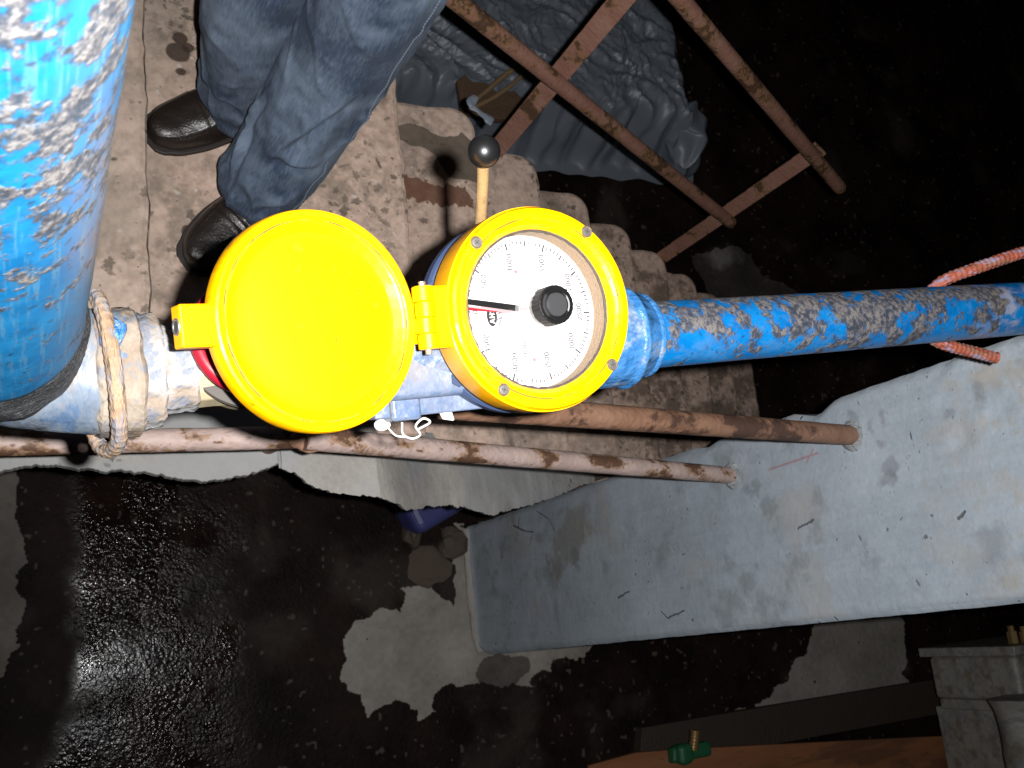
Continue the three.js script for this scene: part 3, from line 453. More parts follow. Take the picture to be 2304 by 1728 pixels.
// ---------------------------------------------------------------- flow meter
{
  const u = V(1, -0.05, -0.0972).normalize(), n = V(0, Math.cos(0.19), Math.sin(0.19)); n.addScaledVector(u, -n.dot(u)).normalize(); const w = u.clone().cross(n);
  const M = thing('flow_meter', 'bright yellow round dial flow meter with its lid folded open', 'flow meter', [0.404, 2.786, -0.276]);
  M.quaternion.setFromRotationMatrix(new THREE.Matrix4().makeBasis(u, n, w)); scene.updateMatrixWorld(true);
  // casting on the pipe line
  const bodyProf = [[0.001, 0], [0.036, 0.001], [0.040, 0.006], [0.046, 0.030], [0.050, 0.060]]; for (let i = 0; i <= 10; i++) bodyProf.push([0.050 + 0.012 * Math.sin((i / 10) * Math.PI), 0.08 + i * 0.022]); bodyProf.push([0.052, 0.320], [0.051, 0.330], [0.001, 0.331]);
  wpart(M, 'body', turned(bodyProf, AX(0.198), AX(1), 72, 0.8, 0.0012, 30), castMat);
  const yTop = (x) => AX(x)[1];
  const deck = box(0.20, 0.05, 0.075, 0, 0, 0, 0.008); wpart(M, 'body_deck', metreUV(deck.applyMatrix4(new THREE.Matrix4().makeBasis(u, n, w).setPosition(0.315, AX(0.315)[1] + 0.024, -0.250)), 4), castMat);
  const ledge = box(0.135, 0.022, 0.020, 0, 0, 0, 0.002); wpart(M, 'ledge', metreUV(ledge.applyMatrix4(new THREE.Matrix4().makeBasis(u, n, w).setPosition(0.325, 2.690, -0.209)), 4), castMat);
  const sb = box(0.030, 0.030, 0.030, 0, 0, 0, 0.004); wpart(M, 'seal_lug', metreUV(sb.applyMatrix4(new THREE.Matrix4().makeBasis(u, n, w).setPosition(0.287, 2.695, -0.206)), 4), castMat);
  const out = [[0.001, 0], [0.0535, 0], [0.0545, 0.006], [0.0545, 0.030], [0.0545, 0.042], [0.0563, 0.044], [0.0572, 0.0465], [0.0563, 0.049], [0.0535, 0.0505], [0.0505, 0.060], [0.0462, 0.069], [0.0455, 0.071], [0.0468, 0.073], [0.0470, 0.0755], [0.0455, 0.078], [0.039, 0.081], [0.001, 0.081]];
  wpart(M, 'outlet_hub', turned(out, AX(0.506), AX(1), 72, 0.9, 0.0008, 40), outletMat);
  // everything below is in the meter's own frame: x along the pipe, y out of the dial
  part(M, 'mounting_flange', lathe([[0.001, -0.078], [0.090, -0.078], [0.0945, -0.075], [0.0945, -0.064], [0.092, -0.061], [0.060, -0.059], [0.060, -0.04]], 90), flangeMat);
  for (let i = 0; i < 6; i++) { const a = 0.35 + i * Math.PI / 3; part(M, 'flange_lug', lathe([[0.001, -0.077], [0.008, -0.077], [0.008, -0.058], [0.001, -0.058]], 6, 0.3).translate(0.088 * Math.cos(a), 0, 0.088 * Math.sin(a)), flangeMat); }
  part(M, 'neck', lathe([[0.062, -0.110], [0.060, -0.06], [0.066, -0.034]], 64), castMat);
  part(M, 'dial_case', lathe([[0.055, -0.0485], [0.090, -0.0480], [0.0950, -0.044], [0.0962, -0.040], [0.0962, -0.0085], [0.0935, -0.0075]], 120), yellow);
  const bez = part(M, 'bezel', lathe([[0.0752, -0.0330], [0.0748, -0.014], [0.0756, -0.0085], [0.0790, -0.0040], [0.0832, -0.0022], [0.0841, -0.0030], [0.0846, -0.0022], [0.0862, -0.0004], [0.0905, 0.0], [0.0932, -0.0010], [0.0947, -0.0034], [0.0950, -0.0072], [0.0936, -0.0078]], 144, 0.55), yellow);
  for (const [sx, sz] of [[-0.0617, -0.0595], [0.0505, -0.0655], [0.0655, 0.0565], [-0.0485, 0.0672]]) {
    const l = Math.hypot(sx, sz), k = 0.0888 / l, s = part(bez, 'screw', lathe([[0.0001, 0.0008], [0.0030, 0.0008], [0.0042, 0.0002], [0.0044, -0.003]], 20), steel); s.position.set(sx * k, 0.0004, sz * k);
    const slotA = rr(0, 3); for (const q of [0, Math.PI / 2]) { const b = new THREE.BoxGeometry(0.0052, 0.0006, 0.0009); const m = part(s, 'slot', b.rotateY(slotA + q), darkSteel); m.position.y = 0.00085; }
    part(s, 'recess', new THREE.TorusGeometry(0.0050, 0.0009, 8, 24).rotateX(Math.PI / 2), beige);
  }
  part(bez, 'groove_dirt', rough3(new THREE.TorusGeometry(0.0841, 0.0006, 6, 240).rotateX(Math.PI / 2).translate(0, -0.0031, 0), 0.0011, 60, 4), grimeMat);
  part(M, 'inner_rim', lathe([[0.0752, -0.0100], [0.0742, -0.0116], [0.0732, -0.0126], [0.0734, -0.0322], [0.0745, -0.0328]], 96), beige);
  part(M, 'gasket', rough3(new THREE.TorusGeometry(0.0740, 0.0011, 8, 180).rotateX(Math.PI / 2).translate(0, -0.0118, 0), 0.0012, 160), darkSteel);
  // dial plate
  const cv = document.createElement('canvas'); cv.width = cv.height = 1024; const c = cv.getContext('2d');
  c.fillStyle = '#cfcdca'; c.fillRect(0, 0, 1024, 1024); c.translate(512, 512); c.strokeStyle = '#3a373a'; c.fillStyle = '#3a373c'; c.textAlign = 'center'; c.textBaseline = 'middle';
  const z0 = Math.PI + 0.05;
  for (let i = 0; i < 100; i++) { const a = z0 + (i / 100) * Math.PI * 2, big = i % 10 === 0, mid = i % 5 === 0, r1 = 478, r0 = big ? 428 : mid ? 440 : 452; c.lineWidth = big ? 13 : mid ? 11 : 9; c.beginPath(); c.moveTo(Math.cos(a) * r0, Math.sin(a) * r0); c.lineTo(Math.cos(a) * r1, Math.sin(a) * r1); c.stroke(); }
  const up = (txt, x, y, font) => { c.save(); c.translate(x, y); c.rotate(-Math.PI / 2); c.font = font; c.fillText(txt, 0, 0); c.restore(); };
  for (let i = 0; i < 10; i++) { const a = z0 + (i / 10) * Math.PI * 2; up(String(i * 500), Math.cos(a) * 396, Math.sin(a) * 345, 'bold 56px sans-serif'); }
  c.fillStyle = '#1c1a1c'; c.save(); c.translate(-276, 14); c.beginPath(); c.ellipse(0, 0, 38, 66, 0, 0, Math.PI * 2); c.fill(); c.rotate(-Math.PI / 2); c.fillStyle = '#cfcdca'; c.font = 'bold 52px sans-serif'; c.fillText('AHS', 0, 2); c.restore();
  c.fillStyle = '#343236'; up('Fb 00375', -56, 208, 'bold 46px sans-serif');
  c.lineWidth = 10; c.strokeStyle = '#55525a'; c.beginPath(); c.moveTo(-232, 74); c.quadraticCurveTo(-214, 50, -206, 24); c.moveTo(-246, 40); c.lineTo(-196, 22); c.moveTo(-236, 4); c.lineTo(-186, -14); c.quadraticCurveTo(-214, -30, -228, -46); c.stroke();
  c.fillStyle = '#7d6268'; for (const [x, y] of [[-66, -272], [6, 318]]) { c.beginPath(); c.arc(x, y, 13, 0, 7); c.fill(); }
  const dialTex = new THREE.CanvasTexture(cv); dialTex.colorSpace = THREE.SRGBColorSpace;
  const dg = new THREE.CircleGeometry(0.0735, 96); dg.rotateX(-Math.PI / 2); part(M, 'dial', dg.translate(0, -0.0318, 0), std(null, 0.55, { map: dialTex }));
  // pointers: black on the clear arm of the knob, red below it
  const bar = (len, x0, wd, y, ang, mat, name, taper = 1) => { const s = new THREE.Shape([new THREE.Vector2(-x0, -wd / 2), new THREE.Vector2(-x0, wd / 2), new THREE.Vector2(-x0 - len, wd * taper / 2), new THREE.Vector2(-x0 - len, -wd * taper / 2)]); const g = new THREE.ExtrudeGeometry(s, { depth: 0.0012, bevelEnabled: false }); g.rotateX(-Math.PI / 2); g.rotateY(-ang); g.translate(0, y, 0); return part(M, name, g, mat); };
  bar(0.068, 0.004, 0.0064, -0.0260, 0.085, redPlastic, 'red_pointer', 0.45);
  bar(0.054, 0.0170, 0.0058, -0.0210, 0.165, blackPlastic, 'black_pointer', 0.9);
  bar(0.064, 0.006, 0.0100, -0.0230, 0.150, clearPlastic, 'clear_arm', 0.75);
  part(M, 'clear_hub', lathe([[0.001, -0.0285], [0.0215, -0.0285], [0.0225, -0.0265], [0.0215, -0.0200], [0.0165, -0.0185], [0.0150, -0.0110], [0.0145, 0.0062], [0.001, 0.0062]], 64), clearPlastic);
  const gl = new THREE.RingGeometry(0.0156, 0.0746, 96, 1).rotateX(-Math.PI / 2).translate(0, -0.0108, 0); part(M, 'glass', gl, glassMat);
  // knurled knob
  const kn = []; const ks = new THREE.Shape(); for (let i = 0; i <= 180; i++) { const a = (i / 180) * Math.PI * 2, q = 0.0166 + 0.0007 * Math.pow(Math.abs(Math.cos(a * 11)), 0.5); i ? ks.lineTo(Math.cos(a) * q, Math.sin(a) * q) : ks.moveTo(Math.cos(a) * q, Math.sin(a) * q); }
  const kg = new THREE.ExtrudeGeometry(ks, { depth: 0.0135, bevelEnabled: true, bevelSize: 0.0008, bevelThickness: 0.001, bevelSegments: 2 }); kg.rotateX(-Math.PI / 2); kg.translate(0, 0.0065, 0);
  const knob = part(M, 'knob', kg, knobPlastic);
  part(knob, 'knob_rim', lathe([[0.0112, 0.0205], [0.0116, 0.0222], [0.0128, 0.0228], [0.0150, 0.0222], [0.0155, 0.0208]], 64), blackPlastic);
  part(knob, 'clear_cap', lathe([[0.0001, 0.0236], [0.0080, 0.0234], [0.0104, 0.0226], [0.0112, 0.0212]], 48), phy([0.035, 0.035, 0.036], 0.22, { clearcoat: 0.6, clearcoatRoughness: 0.1 }));
  for (let i = 0; i < 22; i++) { const a = (i + 0.5) / 22 * Math.PI * 2; const b = new THREE.BoxGeometry(0.0009, 0.0095, 0.0022).translate(0, 0.0125, 0); const m = part(knob, 'knurl', b, knobPlastic); m.position.set(Math.cos(a) * 0.0170, 0, Math.sin(a) * 0.0170); m.rotation.y = -a; }
  // lid, folded right back; its free edge stands a little high
  const lid = part(M, 'lid', metreUV(lathe([[0.0001, -0.0075], [0.030, -0.0078], [0.060, -0.0092], [0.0700, -0.0105], [0.0745, -0.0100], [0.0775, -0.0072], [0.0800, -0.0040], [0.0822, -0.0032], [0.0840, -0.0040], [0.0852, -0.0030], [0.0862, -0.0006], [0.0895, 0.0], [0.0915, -0.0012], [0.0925, -0.0040], [0.0932, -0.0180], [0.0920, -0.0215], [0.0840, -0.0250], [0.0001, -0.0265]], 144, 0.6)), wornYellow);
  lid.position.set(-0.2135, 0.004, 0.001); lid.rotation.z = -0.2;
  part(lid, 'groove_dirt', rough3(new THREE.TorusGeometry(0.0838, 0.0006, 6, 240).rotateX(Math.PI / 2).translate(0, -0.0041, 0), 0.0011, 60), grimeMat);
  const lb = box(0.036, 0.017, 0.033, -0.1005, -0.0110, 0.001, 0.0018); const lt = part(lid, 'latch', lb, yellow);
  part(lt, 'hole_rim', new THREE.TorusGeometry(0.0056, 0.0012, 10, 28).rotateY(Math.PI / 2).translate(-0.1186, -0.0105, 0.001), steel);
  part(lt, 'hole', new THREE.CylinderGeometry(0.0052, 0.0052, 0.0008, 28).rotateZ(Math.PI / 2).translate(-0.1187, -0.0105, 0.001), darkSteel);
  part(lid, 'hinge_arm', box(0.034, 0.010, 0.040, 0.0990, -0.0120, 0.003, 0.002), yellow);
  const hg = part(M, 'hinge', box(0.026, 0.014, 0.056, -0.1040, -0.0150, 0.002, 0.003), yellow);
  for (let i = 0; i < 4; i++) part(hg, 'knuckle', lathe([[0.0001, -0.0068], [0.0088, -0.0068], [0.0096, -0.0060], [0.0096, 0.0060], [0.0088, 0.0068], [0.0001, 0.0068]], 32).rotateX(Math.PI / 2).translate(-0.1165 + (i % 2) * 0.0012, -0.0105, -0.0185 + i * 0.0140), yellow);
  part(hg, 'hinge_pin', lathe([[0.0001, -0.032], [0.0032, -0.032], [0.0032, 0.032], [0.0001, 0.032]], 16).rotateX(Math.PI / 2).translate(-0.1165, -0.0105, 0.0025), steel);
  // side lever with a black ball
  const lev = wpart(M, 'lever', sweep([[0.378, 2.690, -0.318], [0.364, 2.745, -0.362], [0.348, 2.796, -0.3815], [0.334, 2.838, -0.3955]], { n: 40, m: 20, r: (t, a, s) => 0.0053 + 0.0004 * n3(s * 120, a, 2), vlen: 0.12 }), std([0.33, 0.215, 0.095], 0.6, { bumpMap: gritBump, bumpScale: 0.001 }));
  wpart(lev, 'ball_knob', new THREE.SphereGeometry(0.0145, 48, 32).translate(0.3322, 2.8440, -0.3975), blackPlastic);
  wpart(lev, 'knob_collar', sweep([[0.3362, 2.8305, -0.3935], [0.3345, 2.8350, -0.3948]], { n: 4, m: 20, r: 0.0068, vlen: 0.1 }), steel);
  // sealing wire and lead seal under the lug
  const wire = wpart(M, 'seal_wire', merge([sweep([[0.292, 2.680, -0.192], [0.296, 2.668, -0.184], [0.306, 2.664, -0.180], [0.312, 2.672, -0.182], [0.304, 2.684, -0.188], [0.310, 2.690, -0.194], [0.318, 2.686, -0.191], [0.310, 2.676, -0.187]], { n: 90, m: 8, r: 0.0011, vlen: 0.1 }), sweep([[0.276, 2.680, -0.190], [0.288, 2.668, -0.183], [0.298, 2.667, -0.181]], { n: 30, m: 8, r: 0.0010, vlen: 0.1 })]), whiteWire);
  wpart(wire, 'lead_seal', rough3(new THREE.SphereGeometry(0.008, 20, 14).scale(1, 0.45, 0.7).translate(0.272, 2.682, -0.190), 0.0012, 90), whiteWire);
  wpart(M, 'thread_tape', rough3(box(0.012, 0.002, 0.010, 0.337, 2.683, -0.198, 0.0009), 0.005, 110), whiteWire);
}

// ---------------------------------------------------------------- person on the landing
{
  const P = thing('person', 'person in blue jeans and dark brown leather shoes standing on the landing', 'person', [0.34, Y1, -0.95]);
  const G = Y1 + 0.012;
  // shoes: lofted upper on a welted sole; x runs from heel to toe
  const Ls = 0.285, halfW = (t) => 0.036 + 0.016 * Math.sin(Math.PI * clamp(t * 1.05)) * (t > 0.35 ? 1 : 0.5 + t) + 0.006 * sst(0.4, 0.7, t), tip = (t) => Math.sqrt(clamp(1 - Math.pow(clamp((t - 0.80) / 0.2), 2.3))) * Math.sqrt(clamp(1 - Math.pow(clamp((0.16 - t) / 0.16), 2.2)));
  const highs = (t) => lerp(0.078, 0.060, sst(0.2, 0.5, t)) * (1 - sst(0.45, 0.86, t)) + 0.040 * sst(0.45, 0.86, t);
  function shoeUpper() {
    const n = 64, m = 36, pos = [], uv = [], id = [];
    for (let i = 0; i <= n; i++) { const t = i / n, w = halfW(t) * Math.max(0.02, tip(t)), h = highs(t) * (0.35 + 0.65 * Math.sqrt(Math.max(0.001, tip(t)))); const bow = 0.010 * Math.sin(t * Math.PI * 0.9) * 1;
      for (let j = 0; j <= m; j++) { const a = Math.PI * (j / m), cx = Math.cos(a), sy = Math.sin(a); const x = t * Ls, z = Math.sign(cx) * Math.pow(Math.abs(cx), 0.72) * w + bow * 0.3, y = Math.pow(sy, 0.72) * h;
        const vamp = t > 0.46 && t < 0.97 ? 0.0024 * Math.exp(-(((Math.abs(cx) - 0.62) / 0.05) ** 2)) : 0, crease = 0.0022 * Math.sin(t * 120) * Math.exp(-(((t - 0.60) / 0.05) ** 2)) * sy;
        pos.push(x, 0.018 + y + vamp + crease + 0.0012 * n3(x * 40, z * 40, 2), z); uv.push(t * 2, j / m); } }
    for (let i = 0; i < n; i++) for (let j = 0; j < m; j++) { const a = i * (m + 1) + j, b = a + m + 1; id.push(a, a + 1, b, b, a + 1, b + 1); }
    const g = new THREE.BufferGeometry(); g.setAttribute('position', new THREE.Float32BufferAttribute(pos, 3)); g.setAttribute('uv', new THREE.Float32BufferAttribute(uv, 2)); g.setIndex(id); g.computeVertexNormals(); return g;
  }
  function shoeSole(grow, y, th) { const o = []; for (let i = 0; i <= 40; i++) { const t = i / 40; o.push([t * Ls + (t > 0.9 ? grow : t < 0.1 ? -grow : 0), halfW(t) * tip(t) + (tip(t) > 0.1 ? grow : 0) + 0.003 * Math.sin(t * 3)]); } for (let i = 40; i >= 0; i--) { const t = i / 40; o.push([t * Ls + (t > 0.9 ? grow : t < 0.1 ? -grow : 0), -halfW(t) * tip(t) - (tip(t) > 0.1 ? grow : 0) + 0.003 * Math.sin(t * 3)]); } return slab(o, y + th, th, 0.002); }
  const upper = shoeUpper(), sole = shoeSole(0.0045, 0, 0.013), welt = shoeSole(0.0075, 0.013, 0.0055);
  const seam = sweep([[0.135, 0.060, 0.030], [0.175, 0.056, 0.037], [0.215, 0.049, 0.034], [0.245, 0.045, 0.024], [0.258, 0.043, 0.0], [0.245, 0.045, -0.024], [0.215, 0.049, -0.034], [0.175, 0.056, -0.037], [0.135, 0.060, -0.030]].map((p) => [p[0], p[1] + 0.005, p[2] + 0.003]), { n: 90, m: 8, r: (t, a, s) => 0.0017 * (0.75 + 0.25 * Math.cos(s * 1500)), vlen: 0.1 });
  const lace = merge([sweep([[0.135, 0.083, 0.012], [0.128, 0.090, 0.040], [0.140, 0.078, 0.052], [0.150, 0.082, 0.034]], { n: 24, m: 8, r: 0.0022, vlen: 0.1 }), sweep([[0.135, 0.083, 0.0], [0.145, 0.090, -0.034], [0.155, 0.076, -0.044]], { n: 24, m: 8, r: 0.0022, vlen: 0.1 })]);
  for (const [hx, hz, tx, tz] of [[0.405, -1.105, 0.143, -0.985], [0.420, -0.920, 0.216, -0.725]]) {
    const a = Math.atan2(-(tz - hz), tx - hx), q = new THREE.Matrix4().makeRotationY(a).setPosition(hx, Y1, hz);
    const s = wpart(P, 'shoe', upper.clone().applyMatrix4(q), leather); wpart(s, 'sole', sole.clone().applyMatrix4(q), soleMat); wpart(s, 'welt', welt.clone().applyMatrix4(q), soleMat); wpart(s, 'toe_seam', seam.clone().applyMatrix4(q), leather); wpart(s, 'lace', lace.clone().applyMatrix4(q), soleMat);
  }
  // jeans: two legs with drape folds, joined at the hips
  const fold = (t, a, list) => { let d = 0; for (const [t0, a0, len, wid, amp, tilt] of list) { const da = Math.atan2(Math.sin(a - a0), Math.cos(a - a0)), dt = t - t0; const x = dt * Math.cos(tilt) + da * 0.16 * Math.sin(tilt), y = -dt * Math.sin(tilt) + da * 0.16 * Math.cos(tilt); d += amp * Math.exp(-((x / len) ** 2)) * (Math.exp(-((y / wid) ** 2)) - 0.7 * Math.exp(-(((y - wid * 1.5) / wid) ** 2))); } return d; };
  function leg(pts, list, k) {
    return sweep(pts, { n: 220, m: 120, ref: [-0.7, 0, 0.7], caps: true, vlen: 0.5, r: (t, a, s) => {
      let r = lerp(0.080, 0.087, sst(0.0, 0.12, t)); r = lerp(r, k > 4 ? 0.097 : 0.088, sst(0.15, 0.5, t)); r = lerp(r, 0.108, sst(0.55, 1, t));
      r += 0.0065 * Math.sin(s * 70 + 1.8 * Math.sin(a + k) + 2 * n3(a, s * 6, k)) * Math.exp(-s / 0.085) * (0.55 + 0.45 * Math.cos(a - 0.4));
      { const q = s + 0.10 * Math.sin(a + k), rdg = 1 - Math.abs(n3(Math.cos(a) * 1.5 + k * 3, Math.sin(a) * 1.5 + q * 3, q * 8)) * 2.2; r += 0.011 * Math.max(0, rdg - 0.45) * (0.6 + 0.8 * Math.exp(-s / 0.2)); }
      r += 0.006 * n3(Math.cos(a) * 1.1 + k, Math.sin(a) * 1.1, s * 4.5) + 0.0035 * n3(Math.cos(a) * 2.3, Math.sin(a) * 2.3 + k, s * 11) + fold(t, a, list);
      r += 0.0016 * (Math.exp(-(((s - 0.026) / 0.0022) ** 2)));          // stitched hem
      if (s < 0.004) r -= 0.004;
      return r * (1 + 0.06 * Math.cos(2 * a)); } });
  }
  const farLeg = leg([[0.328, 1.735, -1.068], [0.314, 1.90, -1.052], [0.292, 2.10, -1.036], [0.318, 2.35, -1.050], [0.415, 2.60, -1.075]], [[0.25, 0.3, 0.12, 0.022, 0.006, 0.5], [0.16, -0.6, 0.08, 0.02, 0.006, 1.0]], 2);
  const nearLeg = leg([[0.342, 1.738, -0.866], [0.378, 1.90, -0.897], [0.418, 2.10, -0.940], [0.434, 2.32, -0.950], [0.440, 2.60, -0.970]], [[0.34, 0.35, 0.13, 0.016, 0.018, 0.35], [0.16, -0.55, 0.07, 0.014, 0.014, -0.4], [0.245, 0.55, 0.055, 0.016, 0.016, 1.45], [0.36, 1.35, 0.12, 0.02, 0.010, 0.2], [0.11, 0.7, 0.06, 0.014, 0.009, 0.9], [0.27, -0.75, 0.06, 0.012, 0.012, 0.3]], 6);
  const seamOn = (g, j) => { const p = g.attributes.position, nn = g.attributes.normal, q = []; for (let i = 4; i <= 220; i += 3) { const o = i * 121 + j; q.push([p.getX(o) + nn.getX(o) * 0.001, p.getY(o) + nn.getY(o) * 0.001, p.getZ(o) + nn.getZ(o) * 0.001]); } return sweep(q, { n: 420, m: 6, r: (t, a, s) => 0.0017 * (0.6 + 0.4 * Math.cos(s * 900)), vlen: 0.1 }); };
  const seams = [seamOn(farLeg, 92), seamOn(nearLeg, 26), seamOn(nearLeg, 88)];
  const hips = sweep([[0.43, 2.50, -1.022], [0.44, 2.62, -1.022], [0.445, 2.74, -1.022]], { n: 20, m: 60, ref: [1, 0, 0], r: (t, a) => lerp(0.125, 0.135, t) * (1 + 0.28 * Math.sin(a) * Math.sin(a)), vlen: 0.5 });
  const jeans = wpart(P, 'jeans', merge([farLeg, nearLeg, hips]), denim);
  for (const g of seams) wpart(jeans, 'stitched_seam', g, denimThread);
  // upper body, above the picture
  const shirt = std([0.05, 0.055, 0.06], 0.9), skin = phy([0.33, 0.19, 0.12], 0.6), hair = std([0.02, 0.015, 0.012], 0.7);
  wpart(P, 'jacket', merge([
    sweep([[0.445, 2.64, -1.022], [0.445, 2.80, -1.022], [0.43, 2.98, -1.022], [0.42, 3.08, -1.022], [0.415, 3.13, -1.022]], { n: 40, m: 48, ref: [1, 0, 0], r: (t, a) => (lerp(0.125, 0.135, t) - 0.075 * sst(0.78, 1, t)) * (1 + 0.42 * Math.sin(a) * Math.sin(a)), vlen: 0.5 }),
    ...[-1, 1].map((s) => sweep([[0.425, 3.05, -1.022 + s * 0.16], [0.45, 2.92, -1.022 + s * 0.225], [0.47, 2.83, -1.022 + s * 0.245], [0.42, 2.80, -1.022 + s * 0.225], [0.30, 2.90, -1.022 + s * 0.135]], { n: 40, m: 24, ref: [1, 0, 0], r: (t) => lerp(0.068, 0.040, t), vlen: 0.5 }))]), shirt);
  const hands = []; for (const s of [-1, 1]) { const z = -1.022 + s * 0.130; hands.push(sweep([[0.35, 2.48, z], [0.325, 2.445, z], [0.30, 2.405, z]], { n: 14, m: 16, ref: [1, 0, 0], r: (t, a) => (0.026 + 0.006 * Math.sin(t * 3)) * (1 + 0.4 * Math.abs(Math.sin(a))), vlen: 0.2 })); for (let f = 0; f < 4; f++) { const o = (f - 1.5) * 0.018, L = [0.065, 0.078, 0.074, 0.058][f]; hands.push(sweep([[0.304, 2.412, z + o], [0.290, 2.412 - L * 0.5, z + o], [0.292, 2.412 - L * 0.85, z + o], [0.302, 2.412 - L, z + o]], { n: 12, m: 10, ref: [1, 0, 0], r: (t) => lerp(0.0095, 0.0075, t), vlen: 0.1 })); } hands.push(sweep([[0.335, 2.455, z - s * 0.026], [0.312, 2.428, z - s * 0.042], [0.300, 2.402, z - s * 0.044]], { n: 10, m: 10, ref: [1, 0, 0], r: (t) => lerp(0.011, 0.0085, t), vlen: 0.1 })); }
  for (const g of hands) g.translate(-0.045, 0.43, 0);
  const head = sweep([[0.415, 3.10, -1.022], [0.41, 3.17, -1.022], [0.392, 3.215, -1.022], [0.388, 3.27, -1.022], [0.392, 3.34, -1.022], [0.398, 3.388, -1.022], [0.40, 3.40, -1.022]], { n: 48, m: 40, ref: [-1, 0, 0], r: (t, a) => { const c = Math.cos(a); let r = t < 0.28 ? 0.055 : lerp(0.072, 0.096, sst(0.3, 0.62, t)); r *= Math.sqrt(clamp(1 - Math.pow(clamp((t - 0.66) / 0.34), 2.4))) + 0.02; r *= 1 - 0.20 * Math.pow(Math.sin(a), 2); if (c > 0) r += 0.018 * Math.exp(-(((t - 0.50) / 0.05) ** 2)) * Math.pow(c, 24) - 0.006 * Math.exp(-(((t - 0.58) / 0.035) ** 2)) * Math.exp(-(((Math.abs(Math.sin(a)) - 0.38) / 0.16) ** 2)) + 0.004 * Math.exp(-(((t - 0.40) / 0.018) ** 2)) * Math.pow(c, 8); return r; }, vlen: 0.2 });
  const ears = [-1, 1].map((s) => new THREE.SphereGeometry(0.03, 14, 10).scale(0.6, 1, 0.3).translate(0.405, 3.275, -1.022 + s * 0.080));
  wpart(P, 'body', merge([head, ...ears, ...hands]), skin);
  const hg = new THREE.SphereGeometry(0.105, 32, 20, 0, Math.PI * 2, 0, Math.PI * 0.55).scale(1.02, 1.0, 0.90).rotateZ(-0.25).translate(0.405, 3.300, -1.022); wpart(P, 'hair', rough3(hg, 0.008, 40), hair);
}

// ---------------------------------------------------------------- plastic-wrapped bundle beyond the stairs
{
  const b = thing('plastic_bundle', 'bundle wrapped in crumpled blue-grey plastic film beyond the far railing', 'bundle', [1.75, 0, -2.2]);
  const x0 = 0.98, x1 = 2.62, z0 = -3.3, z1 = -1.93, nx = 260, nz = 220, pos = [], id = [];
  const H = (x, z) => { // height of the film over the bundle
    const ex = Math.min(x - x0, x1 - 0.02 * n3(z * 6, 1, 1) * 6 - x), ez = z1 - z + 0.05 * n3(x * 5, 2, 2) + 0.04 * n3(x * 14, 2, 7);
    const e = Math.min(ex, ez); return 0.30 * sst(-0.02, 0.16, e); };
  for (let j = 0; j <= nz; j++) for (let i = 0; i <= nx; i++) { const x = lerp(x0 - 0.05, x1 + 0.06, i / nx), z = lerp(z0, z1 + 0.05, j / nz); const h = H(x, z);
    const warp = n3(x * 3, z * 3, 5), r1 = 1 - Math.abs(n3(x * 3.2 + z * 2.2 + warp * 1.2, z * 9 - x * 5 + warp, 8)), r2 = 1 - Math.abs(n3(x * 15 - z * 9 + warp * 3, z * 8 + x * 3, 3)), r3 = n3(x * 40, z * 34 + warp * 4, 2);
    pos.push(x + 0.02 * n3(x * 9, h * 6, z * 9), 0.01 + h + sst(0.02, 0.16, h) * (0.050 * (r1 - 0.75) + 0.024 * (r2 - 0.75) + 0.004 * r3 + 0.011 * (0.7 - Math.abs(n3(x * 38 + z * 20 + warp * 5, z * 26 - x * 12, 9)))) + 0.004, z + 0.02 * n3(z * 9, h * 6, x * 9)); }
  for (let j = 0; j < nz; j++) for (let i = 0; i < nx; i++) { const a = j * (nx + 1) + i, c = a + nx + 1; id.push(a, c, a + 1, a + 1, c, c + 1); }
  const g = new THREE.BufferGeometry(); g.setAttribute('position', new THREE.Float32BufferAttribute(pos, 3)); g.setIndex(id); g.computeVertexNormals();
  wpart(b, 'plastic_film', metreUV(toCreasedNormals(g, 0.6)), filmMat);
  // hanging bag corner at its right end
  wpart(b, 'bag_corner', rough3(new THREE.SphereGeometry(0.13, 64, 48).scale(0.75, 1.0, 1.3).translate(2.54, 0.16, -2.02), 0.05, 11), filmMat);
}
{
  const g = [[1.383, -2.038], [1.417, -2.072], [1.446, -2.038], [1.503, -2.049], [1.548, -2.015], [1.628, -2.026], [1.673, -1.981], [1.651, -1.912], [1.548, -1.890], [1.457, -1.901], [1.389, -1.912]];
  const s = slab(g, 0.375, 0.03, 0.004); rough3(s, 0.012, 14); solo('cardboard_scrap', s, boardMat, 'torn brown board scrap lying on the plastic bundle', 'scrap');
  const st = thing('dry_stick', 'forked dry stick lying across the brown board scrap', 'stick', [1.480, 0.390, -1.992]);
  wpart(st, 'branch', sweep([[1.679, 0.410, -2.197], [1.628, 0.422, -2.117], [1.548, 0.416, -2.049], [1.480, 0.410, -1.986], [1.383, 0.400, -1.903]], { n: 40, m: 10, r: (t, a, s) => lerp(0.014, 0.007, t) + 0.003 * n3(s * 30, a, 1), vlen: 0.2 }), stickMat);
  wpart(st, 'branch', sweep([[1.707, 0.410, -2.146], [1.616, 0.416, -2.049], [1.525, 0.410, -1.975], [1.423, 0.405, -1.912]], { n: 40, m: 10, r: (t, a, s) => lerp(0.007, 0.010, t) + 0.002 * n3(s * 30, a, 4), vlen: 0.2 }), stickMat);
  const f = sweep([[1.085, 1.262, -1.292], [1.07, 1.2645, -1.27], [1.10, 1.263, -1.245], [1.125, 1.262, -1.225]], { n: 30, m: 8, r: (t) => 0.010 + 0.004 * Math.sin(t * 9), vlen: 0.2 }); f.scale(1, 0.4, 1); f.translate(-0.13, 0.755 + 0.206, -0.01);
  solo('film_strip', rough3(f, 0.004, 60), filmMat, 'shiny dark strip of plastic film on the step edge behind the ball knob', 'plastic strip');
}

